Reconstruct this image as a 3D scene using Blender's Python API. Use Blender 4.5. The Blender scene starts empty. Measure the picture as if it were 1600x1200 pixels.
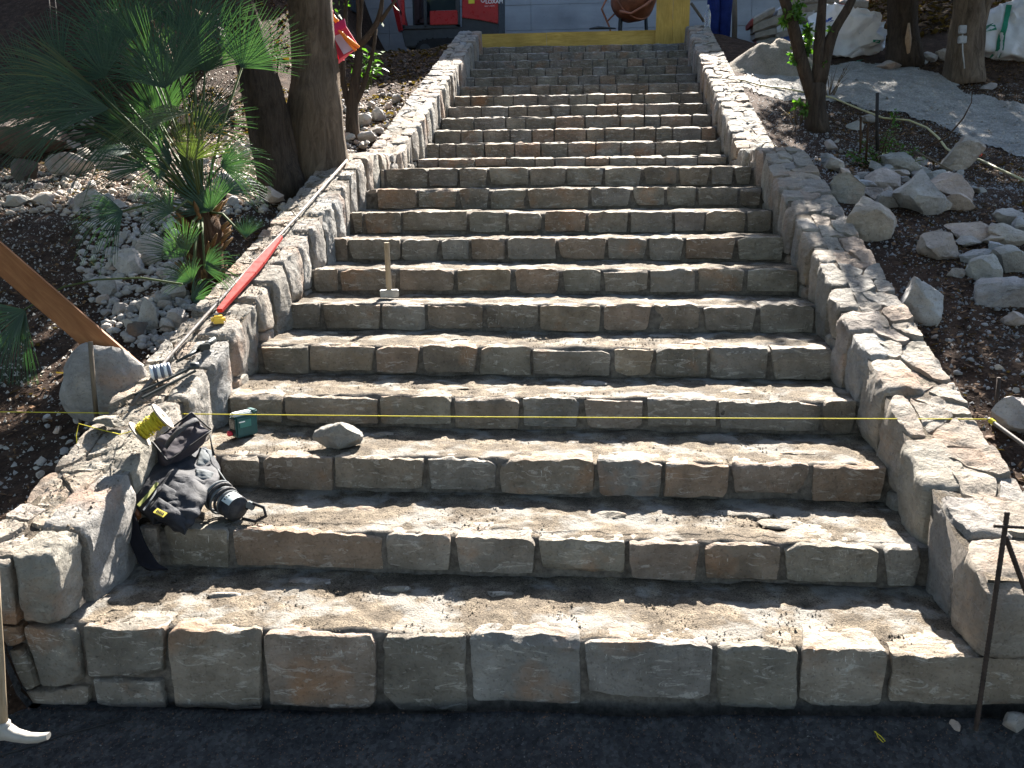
import bpy, bmesh, math, random
import numpy as np
from mathutils import Vector, Matrix, Quaternion
from mathutils.bvhtree import BVHTree
R = math.radians
rnd = random.Random(7)
sc = bpy.context.scene
col = sc.collection
# ------------------------------------------------------------ camera
CX, CY, CZ, YAW, PIT, ROL, FPX = .3165, -2.8417, 1.5336, -.0947, -.2285, -.0098, 1487.
_F = np.array([math.sin(YAW)*math.cos(PIT), math.cos(YAW)*math.cos(PIT), math.sin(PIT)])
_R = np.array([math.cos(YAW), -math.sin(YAW), 0.]); _U = np.cross(_R, _F)
_R2 = _R*math.cos(ROL)+_U*math.sin(ROL); _U2 = -_R*math.sin(ROL)+_U*math.cos(ROL)
_C = np.array([CX, CY, CZ])
cam = bpy.data.cameras.new('camera'); camo = bpy.data.objects.new('camera', cam); col.objects.link(camo)
m = Matrix(((_R2[0], _U2[0], -_F[0], CX), (_R2[1], _U2[1], -_F[1], CY), (_R2[2], _U2[2], -_F[2], CZ), (0, 0, 0, 1)))
camo.matrix_world = m
cam.sensor_fit = 'HORIZONTAL'; cam.sensor_width = 36; cam.lens = FPX/1600*36
cam.clip_start = .05; cam.clip_end = 500
sc.camera = camo
# ------------------------------------------------------------ light
SUN_EL, SUN_AZ = R(38), R(7)
w = bpy.data.worlds.new('World'); sc.world = w; w.use_nodes = True
nt = w.node_tree; bg = nt.nodes['Background']
sky = nt.nodes.new('ShaderNodeTexSky'); sky.sky_type = 'NISHITA'; sky.sun_disc = False
sky.sun_elevation = SUN_EL; sky.sun_rotation = SUN_AZ
nt.links.new(sky.outputs[0], bg.inputs[0]); bg.inputs[1].default_value = .062
SD = Vector((math.sin(SUN_AZ)*math.cos(SUN_EL), math.cos(SUN_AZ)*math.cos(SUN_EL), math.sin(SUN_EL)))
sl = bpy.data.lights.new('sun', 'SUN'); sl.energy = 5; sl.angle = R(.5); sl.color = (1, .945, .865)
so = bpy.data.objects.new('sun', sl); col.objects.link(so); so.rotation_mode = 'QUATERNION'
so.rotation_quaternion = (-SD).to_track_quat('-Z', 'Y')
sc.view_settings.view_transform = 'Standard'; sc.view_settings.look = 'None'
sc.view_settings.exposure = 2.75; sc.view_settings.gamma = 1; sc.view_settings.use_curve_mapping = False
sc.render.engine = 'CYCLES'

# ------------------------------------------------------------ survey helpers: a sight line of the photograph met with real surfaces
def ray(u, v): return _F+_R2*(u-800)/FPX-_U2*(v-600)/FPX
def aty(u, v, y): d = ray(u, v); return _C+d*(y-CY)/d[1]
def atz(u, v, z): d = ray(u, v); return _C+d*(z-CZ)/d[2]
WALLN = np.array([0, -.298, 1.])
def wtop(u, v, h=0.):
    d = ray(u, v); return _C+d*((np.array([0, 0, .20+h])-_C)@WALLN)/(d@WALLN)
def dist(p): return float((np.asarray(p)-_C)@_F)

# ------------------------------------------------------------ noise
def _h(ix, iy, iz, s):
    n = (ix*374761393+iy*668265263+iz*2147483647+s*1274126177) & 0xffffffff
    n = ((n ^ (n >> 13))*1274126177) & 0xffffffff
    n = ((n ^ (n >> 16))*2246822519) & 0xffffffff
    return ((n ^ (n >> 15)) & 0xffff)/65535.
def vn(p, s=0):
    f = np.floor(p); t = p-f; t = t*t*(3-2*t); i = f.astype(np.int64)
    x, y, z = i[:, 0], i[:, 1], i[:, 2]; a, b, c = t[:, 0], t[:, 1], t[:, 2]
    def L(dz): 
        p0 = _h(x, y, z+dz, s)*(1-a)+_h(x+1, y, z+dz, s)*a
        p1 = _h(x, y+1, z+dz, s)*(1-a)+_h(x+1, y+1, z+dz, s)*a
        return p0*(1-b)+p1*b
    return (L(0)*(1-c)+L(1)*c)*2-1
def fbm(p, s=0, o=3, g=.5):
    r = 0; a = 1
    for k in range(o): r = r+a*vn(p*(2.03**k), s+k*17); a *= g
    return r
def n3(p, s=0, o=3, g=.5): return np.stack([fbm(p, s, o, g), fbm(p, s+101, o, g), fbm(p, s+202, o, g)], 1)
def fb1(x, y, s=0, o=3, g=.5):
    x = np.atleast_1d(np.asarray(x, float)); y = np.broadcast_to(np.asarray(y, float), x.shape)
    return fbm(np.stack([x, y, x*0+.37], 1), s, o, g)
def sst(a, b, x): t = np.clip((x-a)/(b-a), 0, 1); return t*t*(3-2*t)

# ------------------------------------------------------------ mesh helpers
def mk(name, verts, faces, mat=None, parent=None, smooth=True, mesh_name=None, sharp=None):
    me = bpy.data.meshes.new(mesh_name or name)
    verts = np.asarray(verts, float)
    if isinstance(faces, np.ndarray):
        k = faces.shape[1]; nf = len(faces)
        me.vertices.add(len(verts)); me.vertices.foreach_set('co', verts.ravel())
        me.loops.add(nf*k); me.loops.foreach_set('vertex_index', faces.ravel().astype(np.int32))
        me.polygons.add(nf); me.polygons.foreach_set('loop_start', np.arange(0, nf*k, k, dtype=np.int32))
        me.update(calc_edges=True)
    else:
        me.from_pydata([tuple(v) for v in verts], [], [tuple(f) for f in faces])
    if smooth: me.polygons.foreach_set('use_smooth', np.ones(len(me.polygons), bool))
    if sharp: 
        try: me.set_sharp_from_angle(angle=R(sharp))
        except Exception: pass
    if mat is not None: me.materials.append(mat)
    o = bpy.data.objects.new(name, me); col.objects.link(o)
    if parent is not None: o.parent = parent
    return o
def empty(name, loc=(0, 0, 0)):
    o = bpy.data.objects.new(name, None); col.objects.link(o); o.location = loc; o.empty_display_size = .1
    return o
def tag(o, label=None, cat=None, group=None, kind=None):
    if label: o['label'] = label
    if cat: o['category'] = cat
    if group: o['group'] = group
    if kind: o['kind'] = kind
    return o
def wm(o): return ((wm(o.parent) @ o.matrix_parent_inverse) if o.parent else Matrix.Identity(4)) @ o.matrix_basis
def keep(o, parent):   # parent without moving it
    o.parent = parent; o.matrix_parent_inverse = wm(parent).inverted(); return o
def recenter(o):       # origin to the middle of the base
    n = len(o.data.vertices); c = np.empty(n*3); o.data.vertices.foreach_get('co', c); c = c.reshape(-1, 3)
    b = np.array([(c[:, 0].min()+c[:, 0].max())/2, (c[:, 1].min()+c[:, 1].max())/2, c[:, 2].min()])
    o.data.vertices.foreach_set('co', (c-b).ravel()); o.data.update(); o.location = o.location+Vector(b); return o
class MB:
    """collects simple shapes into one mesh"""
    def __init__(s): s.v = []; s.f = []
    def add(s, v, f): b = len(s.v); s.v += [tuple(x) for x in v]; s.f += [tuple(i+b for i in q) for q in f]; return s
    def box(s, c, d, rot=None, taper=1.):
        v = []
        for z in (-1, 1):
            for x, y in ((-1, -1), (1, -1), (1, 1), (-1, 1)):
                t = taper if z > 0 else 1
                p = Vector((x*d[0]/2*t, y*d[1]/2*t, z*d[2]/2))
                if rot: p = rot @ p
                v.append(p+Vector(c))
        return s.add(v, [(3, 2, 1, 0), (4, 5, 6, 7), (0, 1, 5, 4), (1, 2, 6, 5), (2, 3, 7, 6), (3, 0, 4, 7)])
    def tube(s, pts, r, n=8, cap=True):
        P = [Vector(p) for p in pts]; k = len(P); rr = r if hasattr(r, '__len__') else [r]*k
        t = (P[1]-P[0]).normalized(); ref = Vector((0, 0, 1)) if abs(t.z) < .9 else Vector((1, 0, 0))
        a = t.cross(ref).normalized(); v = []; f = []
        for i in range(k):
            t = (P[min(i+1, k-1)]-P[max(i-1, 0)]).normalized()
            a = (a-t*a.dot(t)).normalized(); b = t.cross(a)
            for j in range(n):
                w_ = 2*math.pi*j/n; v.append(P[i]+(a*math.cos(w_)+b*math.sin(w_))*rr[i])
        for i in range(k-1):
            for j in range(n):
                f.append((i*n+j, i*n+(j+1) % n, (i+1)*n+(j+1) % n, (i+1)*n+j))
        if cap: f.append(tuple(range(n))[::-1]); f.append(tuple((k-1)*n+j for j in range(n)))
        return s.add(v, f)
    def lathe(s, c, prof, n=20, axis=(0, 0, 1), close=False):
        q = Vector((0, 0, 1)).rotation_difference(Vector(axis).normalized()); v = []; f = []
        k = len(prof)
        for r, z in prof:
            for j in range(n):
                a = 2*math.pi*j/n; v.append(q @ Vector((r*math.cos(a), r*math.sin(a), z))+Vector(c))
        for i in range(k-1):
            for j in range(n): f.append((i*n+j, i*n+(j+1) % n, (i+1)*n+(j+1) % n, (i+1)*n+j))
        if close: f.append(tuple(range(n))[::-1]); f.append(tuple((k-1)*n+j for j in range(n)))
        return s.add(v, f)
    def build(s, name, mat, parent=None, smooth=False, bevel=0, sharp=None):
        o = mk(name, s.v, s.f, mat, None, smooth, sharp=sharp)
        if bevel:
            bm = bmesh.new(); bm.from_mesh(o.data)
            bmesh.ops.bevel(bm, geom=list(bm.edges), offset=bevel, segments=2, affect='EDGES', clamp_overlap=True)
            bm.to_mesh(o.data); bm.free()
            for p in o.data.polygons: p.use_smooth = True
            try: o.data.set_sharp_from_angle(angle=R(40))
            except Exception: pass
        if parent: keep(o, parent)
        return o
_cg = {}
def cube_grid(nx, ny, nz):
    k = (nx, ny, nz)
    if k in _cg: return _cg[k]
    idx = {}; V = []; Q = []
    def vid(i, j, l):
        if (i, j, l) not in idx: idx[(i, j, l)] = len(V); V.append((2*i/nx-1, 2*j/ny-1, 2*l/nz-1))
        return idx[(i, j, l)]
    for i in range(nx):
        for j in range(ny):
            Q.append([vid(i, j, 0), vid(i, j+1, 0), vid(i+1, j+1, 0), vid(i+1, j, 0)])
            Q.append([vid(i, j, nz), vid(i+1, j, nz), vid(i+1, j+1, nz), vid(i, j+1, nz)])
    for i in range(nx):
        for l in range(nz):
            Q.append([vid(i, 0, l), vid(i+1, 0, l), vid(i+1, 0, l+1), vid(i, 0, l+1)])
            Q.append([vid(i, ny, l), vid(i, ny, l+1), vid(i+1, ny, l+1), vid(i+1, ny, l)])
    for j in range(ny):
        for l in range(nz):
            Q.append([vid(0, j, l), vid(0, j, l+1), vid(0, j+1, l+1), vid(0, j+1, l)])
            Q.append([vid(nx, j, l), vid(nx, j+1, l), vid(nx, j+1, l+1), vid(nx, j, l+1)])
    _cg[k] = (np.array(V, float), np.array(Q)); return _cg[k]
def block(c8, cell=.02, rad=.14, chips=5, amp=.006, freq=9., depth=(.02, .10), ridge=0., facet=None, nf=4, ftilt=.15, fdep=(.003, .012)):
    """a hewn stone: hexahedron from 8 corners [ix][iy][iz], rounded, chipped by planes, roughened"""
    c = np.array(c8, float)
    sx = np.linalg.norm(c[1, 0, 1]-c[0, 0, 1]); sy = np.linalg.norm(c[0, 1, 1]-c[0, 0, 1]); sz = np.linalg.norm(c[0, 0, 1]-c[0, 0, 0])
    nx, ny, nz = [int(min(22, max(3, round(s_/cell)))) for s_ in (sx, sy, sz)]
    V, Q = cube_grid(nx, ny, nz)
    mn = min(sx, sy, sz)
    rr = np.array([rad*mn/sx, rad*mn/sy, rad*mn/sz])*2
    inner = np.clip(V, -(1-rr), 1-rr); d = (V-inner)/rr
    L = np.linalg.norm(d, axis=1); L[L == 0] = 1
    p = inner+d/np.maximum(L, 1)[:, None]*rr
    t = (p+1)/2; P = 0
    for i in (0, 1):
        for j in (0, 1):
            for l in (0, 1):
                wgt = (t[:, 0] if i else 1-t[:, 0])*(t[:, 1] if j else 1-t[:, 1])*(t[:, 2] if l else 1-t[:, 2])
                P = P+wgt[:, None]*c[i, j, l]
    ctr = c.reshape(-1, 3).mean(0)
    for k in range(chips):
        sgn = np.array([rnd.choice((-1, 1, -1, 1, 0)), rnd.choice((-1, -1, 1, 0)), rnd.choice((-1, 1, 1, 0))], float)
        if abs(sgn).sum() < 1.5: continue
        n = sgn/np.array([sx, sy, sz])*mn*np.array([rnd.uniform(.4, 1.6) for _ in range(3)])
        n = n/np.linalg.norm(n)
        dd = (P-ctr)@n; h = dd.max()-rnd.uniform(*depth)*mn
        P = P-np.outer(np.maximum(dd-h, 0), n)
    if facet is not None:
        for k in range(nf):
            n = np.array(facet, float)+np.array([rnd.uniform(-ftilt, ftilt) for _ in range(3)])*(1-np.abs(np.array(facet))); n /= np.linalg.norm(n)
            dd = (P-ctr)@n; h = dd.max()-rnd.uniform(*fdep); P = P-np.outer(np.maximum(dd-h, 0), n)
    s = rnd.randrange(10000)
    P = P+amp*.6*n3(P*freq, s, 2, .5)+amp*.42*n3(P*freq*3.7, s+31, 2, .6)*(.6+.6*fbm(P*7, s+5, 2))[:, None]
    if ridge: P = P+(ridge*np.abs(fbm(P*freq*3.1, s+7, 2)))[:, None]*np.array([0, 0, -1.])
    return P, Q
def ico(sub):
    bm = bmesh.new(); bmesh.ops.create_icosphere(bm, subdivisions=sub, radius=1)
    V = np.array([v.co[:] for v in bm.verts]); Q = np.array([[v.index for v in f.verts] for f in bm.faces]); bm.free(); return V, Q
ICO = {k: ico(k) for k in (1, 2, 3, 4, 5)}
def rock_shape(seed, sub=3, cuts=14, lo=.55, hi=.9, amp=.05, sq=(1, 1, 1)):
    rs = np.random.RandomState(seed); V, Q = ICO[sub]; P = V.copy()
    for k in range(cuts):
        n = rs.normal(size=3); n /= np.linalg.norm(n); h = rs.uniform(lo, hi)
        P = P-np.outer(np.maximum(P@n-h, 0), n)
    P = P+amp*n3(P*2.2, seed*3+1, 4, .6)
    P = P*np.array(sq)
    return P, Q

# ------------------------------------------------------------ materials
class G:
    def __init__(s, name):
        s.m = bpy.data.materials.new(name); s.m.use_nodes = True; s.t = s.m.node_tree; s.b = s.t.nodes['Principled BSDF']
    def n(s, ty, **k):
        x = s.t.nodes.new('ShaderNode'+ty)
        for a, b in k.items():
            if isinstance(a, str) and a.startswith('i_'):
                x.inputs[a[2:].replace('_', ' ')].default_value = b
            else: setattr(x, a, b)
        return x
    def l(s, a, b): s.t.links.new(a, b)
    def pos(s):
        if not hasattr(s, '_p'): s._p = s.n('NewGeometry')
        return s._p.outputs['Position']
    def nrm(s): s.pos(); return s._p.outputs['Normal']
    def map(s, scale, rot=(0, 0, 0), loc=(0, 0, 0), src=None):
        x = s.n('Mapping'); x.inputs['Scale'].default_value = scale; x.inputs['Rotation'].default_value = rot; x.inputs['Location'].default_value = loc
        s.l(src or s.pos(), x.inputs['Vector']); return x.outputs[0]
    def noise(s, scale, detail=4, rough=.55, src=None, dist=0, out=0):
        x = s.n('TexNoise'); x.inputs['Scale'].default_value = scale; x.inputs['Detail'].default_value = detail
        x.inputs['Roughness'].default_value = rough; x.inputs['Distortion'].default_value = dist
        s.l(src or s.pos(), x.inputs['Vector']); return x.outputs[out]
    def vor(s, scale, src=None, feature='F1', out=0, rnd_=1):
        x = s.n('TexVoronoi', feature=feature); x.inputs['Scale'].default_value = scale; x.inputs['Randomness'].default_value = rnd_
        s.l(src or s.pos(), x.inputs['Vector']); return x.outputs[out]
    def ramp(s, fac, stops, interp='LINEAR'):
        x = s.n('ValToRGB'); r = x.color_ramp; r.interpolation = interp
        while len(r.elements) < len(stops): r.elements.new(.5)
        for e, (p, c) in zip(r.elements, stops):
            e.position = p; e.color = (c, c, c, 1) if isinstance(c, (int, float)) else (*c, 1)
        s.l(fac, x.inputs[0]); return x.outputs[0]
    def mix(s, fac, a, b, mode='MIX'):
        x = s.n('Mix', data_type='RGBA', blend_type=mode); 
        for sock, val in ((x.inputs[0], fac), (x.inputs[6], a), (x.inputs[7], b)):
            if isinstance(val, bpy.types.NodeSocket): s.l(val, sock)
            elif isinstance(val, (int, float)): sock.default_value = val if sock.type == 'VALUE' else (val, val, val, 1)
            else: sock.default_value = (*val, 1)
        return x.outputs[2]
    def math(s, op, a, b=0.):
        x = s.n('Math', operation=op)
        for i, v in enumerate((a, b)):
            if isinstance(v, bpy.types.NodeSocket): s.l(v, x.inputs[i])
            else: x.inputs[i].default_value = v
        return x.outputs[0]
    def obj_rand(s): return s.n('ObjectInfo').outputs['Random']
    def bump(s, h, strength=.5, distn=.01, prev=None):
        x = s.n('Bump'); x.inputs['Strength'].default_value = strength; x.inputs['Distance'].default_value = distn
        s.l(h, x.inputs['Height'])
        if prev is not None: s.l(prev, x.inputs['Normal'])
        return x.outputs[0]
    def fin(s, c=None, rough=.8, bump=None, spec=.3, metal=0):
        if c is not None:
            if isinstance(c, bpy.types.NodeSocket): s.l(c, s.b.inputs['Base Color'])
            else: s.b.inputs['Base Color'].default_value = (*c, 1)
        if isinstance(rough, bpy.types.NodeSocket): s.l(rough, s.b.inputs['Roughness'])
        else: s.b.inputs['Roughness'].default_value = rough
        s.b.inputs['Specular IOR Level'].default_value = spec; s.b.inputs['Metallic'].default_value = metal
        if bump is not None: s.l(bump, s.b.inputs['Normal'])
        return s.m
def limestone(name, dark, light, tints, dust=.5, scr=.5, bs=1.0, rust=.5):
    g = G(name)
    a = g.noise(5, 8, .62); base = g.ramp(a, [(.3, dark), (.55, tuple((x+y)/2 for x, y in zip(dark, light))), (.75, light)])
    t = g.ramp(g.obj_rand(), [(i/(len(tints)-1), c) for i, c in enumerate(tints)])
    c = g.mix(1., base, t, 'MULTIPLY')
    # iron stains
    rs = g.ramp(g.noise(2.6, 5, .6, g.map((1, 1, 1), loc=(7, 3, 1))), [(.56, 0.), (.70, 1.)])
    c = g.mix(g.math('MULTIPLY', rs, rust), c, (.33, .17, .085))
    # pale mineral veins and chisel marks
    v = g.ramp(g.noise(9, 6, .7, g.map((1, 1, 3.2), rot=(.4, .7, .2)), dist=1.4), [(.57, 0.), (.63, 1.), (.69, 0.)])
    c = g.mix(g.math('MULTIPLY', v, .34*scr), c, (.62, .58, .52))
    ch = g.ramp(g.noise(26, 3, .8, g.map((5, 3, 1), rot=(0, .5, 0))), [(.64, 0.), (.70, 1.)])
    msk = g.ramp(g.noise(3.1, 2, .5, g.map((1, 1, 1), loc=(2, 9, 4))), [(.5, 0.), (.62, 1.)])
    c = g.mix(g.math('MULTIPLY', g.math('MULTIPLY', ch, msk), .8*scr), c, (.6, .57, .52))
    sp = g.ramp(g.noise(95, 2, .6), [(.30, .55), (.42, 1.)])
    c = g.mix(.7, c, sp, 'MULTIPLY')
    # sand lying on upward faces
    sx = g.n('SeparateXYZ'); g.l(g.nrm(), sx.inputs[0])
    up = g.ramp(sx.outputs[2], [(.55, 0.), (.9, 1.)])
    dn = g.ramp(g.noise(7, 6, .65, g.map((1, 1, 1), loc=(1, 2, 3))), [(.42, 0.), (.6, 1.)])
    grain = g.ramp(g.noise(210, 2, .6), [(.34, (.06, .045, .034)), (.45, (.24, .195, .145)), (.7, (.36, .30, .23))])
    c = g.mix(g.math('MULTIPLY', g.math('MULTIPLY', up, dn), dust), c, grain)
    b1 = g.bump(g.noise(22, 10, .68, dist=.4), .75*bs, .02)
    b2 = g.bump(g.vor(17, g.map((1, 1, 2.0), rot=(.3, .2, .5)), feature='F1'), .28*bs, .012, b1)
    b3 = g.bump(g.noise(140, 4, .6), .35*bs, .002, b2)
    return g.fin(c, .88, b3, .2)
T1 = [(1, 1, 1), (1.06, .96, .86), (.84, .84, .85), (1.14, .98, .82), (.92, .95, 1.0), (1.2, .94, .78), (.78, .76, .72), (1.1, 1.06, .98), (.9, .86, .78)]
M = {}
M['step'] = limestone('hewn limestone', (.135, .122, .105), (.345, .318, .28), T1, .13, 1.3, 1.8, .7)
M['wall'] = limestone('wall limestone', (.16, .15, .136), (.35, .333, .302), T1, .25, .4, 2.0, .5)
M['rock'] = limestone('field rock', (.20, .20, .20), (.46, .455, .445), T1, .08, .5, 1.6, .45)
M['rubble'] = limestone('broken rubble', (.26, .25, .245), (.52, .50, .47), T1, 0., .1, 1.2, .15)
M['darkrock'] = limestone('dark rock', (.06, .055, .05), (.16, .14, .125), [(1, 1, 1), (1.25, .9, .75), (.9, .95, 1), (1.1, 1, .9)], 0., .1, 1.3, .5)
def mortar():
    g = G('sandy mortar')
    a = g.noise(9, 8, .65)
    c = g.ramp(a, [(.3, (.06, .049, .037)), (.5, (.125, .10, .073)), (.7, (.25, .205, .15))])
    gr = g.ramp(g.noise(170, 3, .75), [(.36, .10), (.46, .85), (.6, 1.), (.68, 1.5)])
    c = g.mix(1., c, gr, 'MULTIPLY')
    pk = g.ramp(g.noise(5.5, 4, .6, g.map((1, 1, 1), loc=(5, 5, 5))), [(.5, 0.), (.6, 1.)])
    c = g.mix(g.math('MULTIPLY', pk, .5), c, (.27, .26, .24))
    b = g.bump(g.noise(60, 8, .75), .9, .012); b = g.bump(g.vor(120), .6, .004, b)
    return g.fin(c, .95, b, .15)
M['mortar'] = mortar()
def joint():
    g = G('damp joint mortar')
    c = g.ramp(g.noise(30, 6, .7), [(.35, (.07, .06, .052)), (.65, (.17, .148, .125))])
    return g.fin(c, .95, g.bump(g.noise(70, 8, .75), .9, .01), .15)
M['joint'] = joint()
def soilm(name, cs, ss=11, flecks=.6):
    g = G(name)
    c = g.ramp(g.noise(ss, 10, .72), [(.3, cs[0]), (.5, cs[1]), (.72, cs[2])])
    fl = g.ramp(g.vor(75, out=1), [(.0, .55), (.5, 1.), (1., 1.6)])
    c = g.mix(flecks, c, fl, 'MULTIPLY')
    pale = g.ramp(g.noise(60, 3, .7, g.map((1, 1, 1), loc=(3, 1, 8))), [(.66, 0.), (.72, 1.)])
    c = g.mix(g.math('MULTIPLY', pale, .5*flecks), c, (.4, .38, .35))
    b = g.bump(g.noise(24, 10, .75), 1., .035); b = g.bump(g.vor(60), .7, .01, b)
    return g.fin(c, .97, b, .1)
M['soil'] = soilm('brown soil', [(.02, .012, .008), (.05, .030, .02), (.105, .064, .042)])
M['damp'] = soilm('dark cement dust', [(.026, .027, .03), (.05, .05, .052), (.09, .088, .086)], 9, .9)
M['redsoil'] = soilm('red soil', [(.05, .022, .012), (.11, .05, .03), (.2, .11, .07)])
M['path'] = soilm('gravel path', [(.2, .19, .18), (.31, .295, .275), (.42, .40, .375)], 5, .6)
M['sand'] = soilm('heaped sand', [(.2, .175, .14), (.28, .245, .2), (.36, .32, .27)], 5, .25)
def bark(name, a, b_, sc_=1.):
    g = G(name)
    mp = g.map((9*sc_, 9*sc_, 1.8*sc_)); n = g.noise(1.6, 10, .75, mp, 1.0)
    c = g.ramp(n, [(.3, a), (.5, tuple((x+y)/2 for x, y in zip(a, b_))), (.72, b_)])
    c = g.mix(.5, c, g.ramp(g.noise(3, 5, .6), [(.3, .55), (.7, 1.3)]), 'MULTIPLY')
    bp = g.bump(n, 1., .05); bp = g.bump(g.noise(40, 6, .7, g.map((2, 2, .5))), .5, .01, bp)
    return g.fin(c, .95, bp, .1)
M['bark'] = bark('grey brown bark', (.05, .036, .026), (.24, .185, .135))
M['bark2'] = bark('dark bark', (.03, .024, .019), (.12, .09, .068), 1.6)
M['barkd'] = bark('brown bark', (.035, .02, .013), (.14, .085, .05), 1.4)
def leafm(name, c1, c2, tr=.35, rough=.5, spec=.4):
    g = G(name)
    geo = g.n('NewGeometry')
    c = g.ramp(geo.outputs['Random Per Island'], [(0, c1), (1, c2)])
    g.fin(c, rough, None, spec)
    t = g.n('BsdfTranslucent'); g.l(g.mix(1., c, (1.4, 1.9, .5), 'MULTIPLY'), t.inputs[0])
    mx = g.n('MixShader'); mx.inputs[0].default_value = tr
    out = [n for n in g.t.nodes if n.type == 'OUTPUT_MATERIAL'][0]
    g.l(g.b.outputs[0], mx.inputs[1]); g.l(t.outputs[0], mx.inputs[2]); g.l(mx.outputs[0], out.inputs[0])
    return g.m
M['palm'] = leafm('palm leaf', (.026, .056, .043), (.06, .10, .066), .24, .55, .3)
M['palmo'] = leafm('olive palm leaf', (.07, .085, .035), (.11, .12, .05), .15, .5, .4)
M['petiole'] = G('palm stem').fin((.06, .08, .03), .75, None, .15)
M['leaf'] = leafm('tree leaf', (.04, .09, .02), (.09, .17, .03), .4)
M['needle'] = leafm('cypress foliage', (.015, .035, .015), (.04, .07, .025), .2)
M['litter'] = leafm('dry leaf', (.05, .025, .012), (.20, .11, .055), .15, .8, .2)
def plain(name, c, rough=.6, spec=.4, metal=0, var=.25, ns=14, bump=.15, bsc=60):
    g = G(name)
    lo = tuple(x*(1-var) for x in c); hi = tuple(min(.95, x*(1+var)) for x in c)
    cc = g.ramp(g.noise(ns, 6, .65), [(.32, lo), (.68, hi)])
    return g.fin(cc, g.ramp(g.noise(ns*1.7, 4, .6), [(.3, max(0, rough-.1)), (.7, min(1, rough+.12))]), g.bump(g.noise(bsc, 5, .6), bump, .004), spec, metal)
def woodm(name, lo, hi, stretch=(2, 14, 14), rot=(0, 0, 0), sp=1.):
    g = G(name)
    co = g.n('TexCoord').outputs['Object']
    mp = g.map(stretch, rot, src=co)
    n = g.noise(2.2*sp, 8, .65, mp, 1.6)
    c = g.ramp(n, [(.3, lo), (.55, tuple((x+y)/2 for x, y in zip(lo, hi))), (.75, hi)])
    c = g.mix(.6, c, g.ramp(g.noise(2.5, 5, .6, co), [(.3, .6), (.65, 1.15)]), 'MULTIPLY')
    return g.fin(c, .75, g.bump(n, .35, .004), .25)

# ------------------------------------------------------------ terrain
def Pz(y):
    y = np.asarray(y, float)
    return np.where(y < 4.765, .20+.298*y+.04*np.exp(-(y/.35)**2), np.where(y < 5.95, 1.62, np.minimum(1.62+.3*(y-5.95), 3.46)))
def ground_z(x, y):
    x = np.atleast_1d(np.asarray(x, float)); y = np.atleast_1d(np.asarray(y, float))
    P = Pz(y)
    k = np.convolve(np.zeros(1), [1])  # noqa
    soft = (Pz(y-.5)+Pz(y)+Pz(y+.5)+Pz(y-.9)+Pz(y+.9))/5
    ax = np.abs(x)
    base = P+(soft-P)*sst(1.86, 2.6, ax)+.03
    r = base-.14-.05*sst(1.8, 3, x)
    r = r+np.where((y > 9), sst(3.0, 6, x)*(y-9)*.17, 0)
    l = base-.19-.06*sst(1.8, 3.2, -x)
    l = l+np.where(y > 7.5, sst(3.0, 5, -x)*(y-7.5)*.38, 0)
    side = np.where(x > 0, r, l)
    side = side+.05*fb1(x*.9, y*.9, 5, 4)*sst(1.83, 2.3, ax)+.012*fb1(x*6, y*6, 9, 3)
    side = np.maximum(side, -.3)
    front = -.215+.045*np.clip(x, -2, 2)+(.27+.08*np.clip(x, -1, 2))*np.clip(y, -1.2, 0)+.012*fb1(x*2.2, y*2.2, 3, 4)+.004*fb1(x*14, y*14, 4, 3)
    side = front+(side-front)*sst(-.55, .05, y)
    top = 3.2+.02*fb1(x, y, 12, 3)
    # under the flight the earth stays below the stones; beyond it is the terrace
    under = np.where(y < 12.25, front*0+np.maximum(-.30, P-.75), top)
    inn = 1-sst(1.66, 1.78, ax)
    g = np.where(y < -.05, front+(side-front)*sst(1.8, 2.2, ax), side+(under-side)*inn)
    far = sst(12.25, 12.9, y)
    g = g*(1-far*(1-sst(3., 4.5, ax)))+top*far*(1-sst(3., 4.5, ax))
    return g
def gz(x, y): return float(ground_z(x, y)[0])
def on_ground(u, v, tmax=24.):
    d = ray(u, v); d = d/np.linalg.norm(d); t = np.arange(1.6, tmax, .03); P = _C+np.outer(t, d)
    h = P[:, 2]-ground_z(P[:, 0], P[:, 1]); i = np.where(h < 0)[0]
    if len(i) == 0: return None
    return P[i[0]]
def grid_mesh(name, xs, ys, zf, mat, mask=None, lift=0.):
    X, Y = np.meshgrid(xs, ys); Z = zf(X.ravel(), Y.ravel())+lift
    V = np.stack([X.ravel(), Y.ravel(), Z], 1); nx, ny = len(xs), len(ys)
    i = np.arange((ny-1)*(nx-1)); a = (i//(nx-1))*nx+i % (nx-1)
    Q = np.stack([a, a+1, a+nx+1, a+nx], 1)
    if mask is not None:
        c = V[Q].mean(1); Q = Q[mask(c[:, 0], c[:, 1])]
        used = np.unique(Q); re = np.full(len(V), -1); re[used] = np.arange(len(used)); V = V[used]; Q = re[Q]
    return mk(name, V, Q, mat)
def span(a, b, st): return np.linspace(a, b, int(round((b-a)/st))+1)
ys_ = np.concatenate([span(-6, -.6, .08)[:-1], span(-.6, 6, .035)[:-1], span(6, 14, .06)[:-1], span(14, 30, .4)])
xr_ = np.concatenate([span(1.62, 5, .035)[:-1], span(5, 8, .07)[:-1], span(8, 24, .5)])
xl_ = -xr_[::-1]
xc_ = span(-1.74, 1.74, .05)
bank_mask = lambda x, y: y > -.5
tag(grid_mesh('right_bank', xr_, ys_, ground_z, M['soil'], lambda x, y: y > -.08), 'dark brown soil bank beside the right wall', kind='structure')
tag(grid_mesh('left_bank', xl_, ys_, ground_z, M['soil'], lambda x, y: y > -.08), 'dark brown soil bank beside the left wall', kind='structure')
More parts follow.
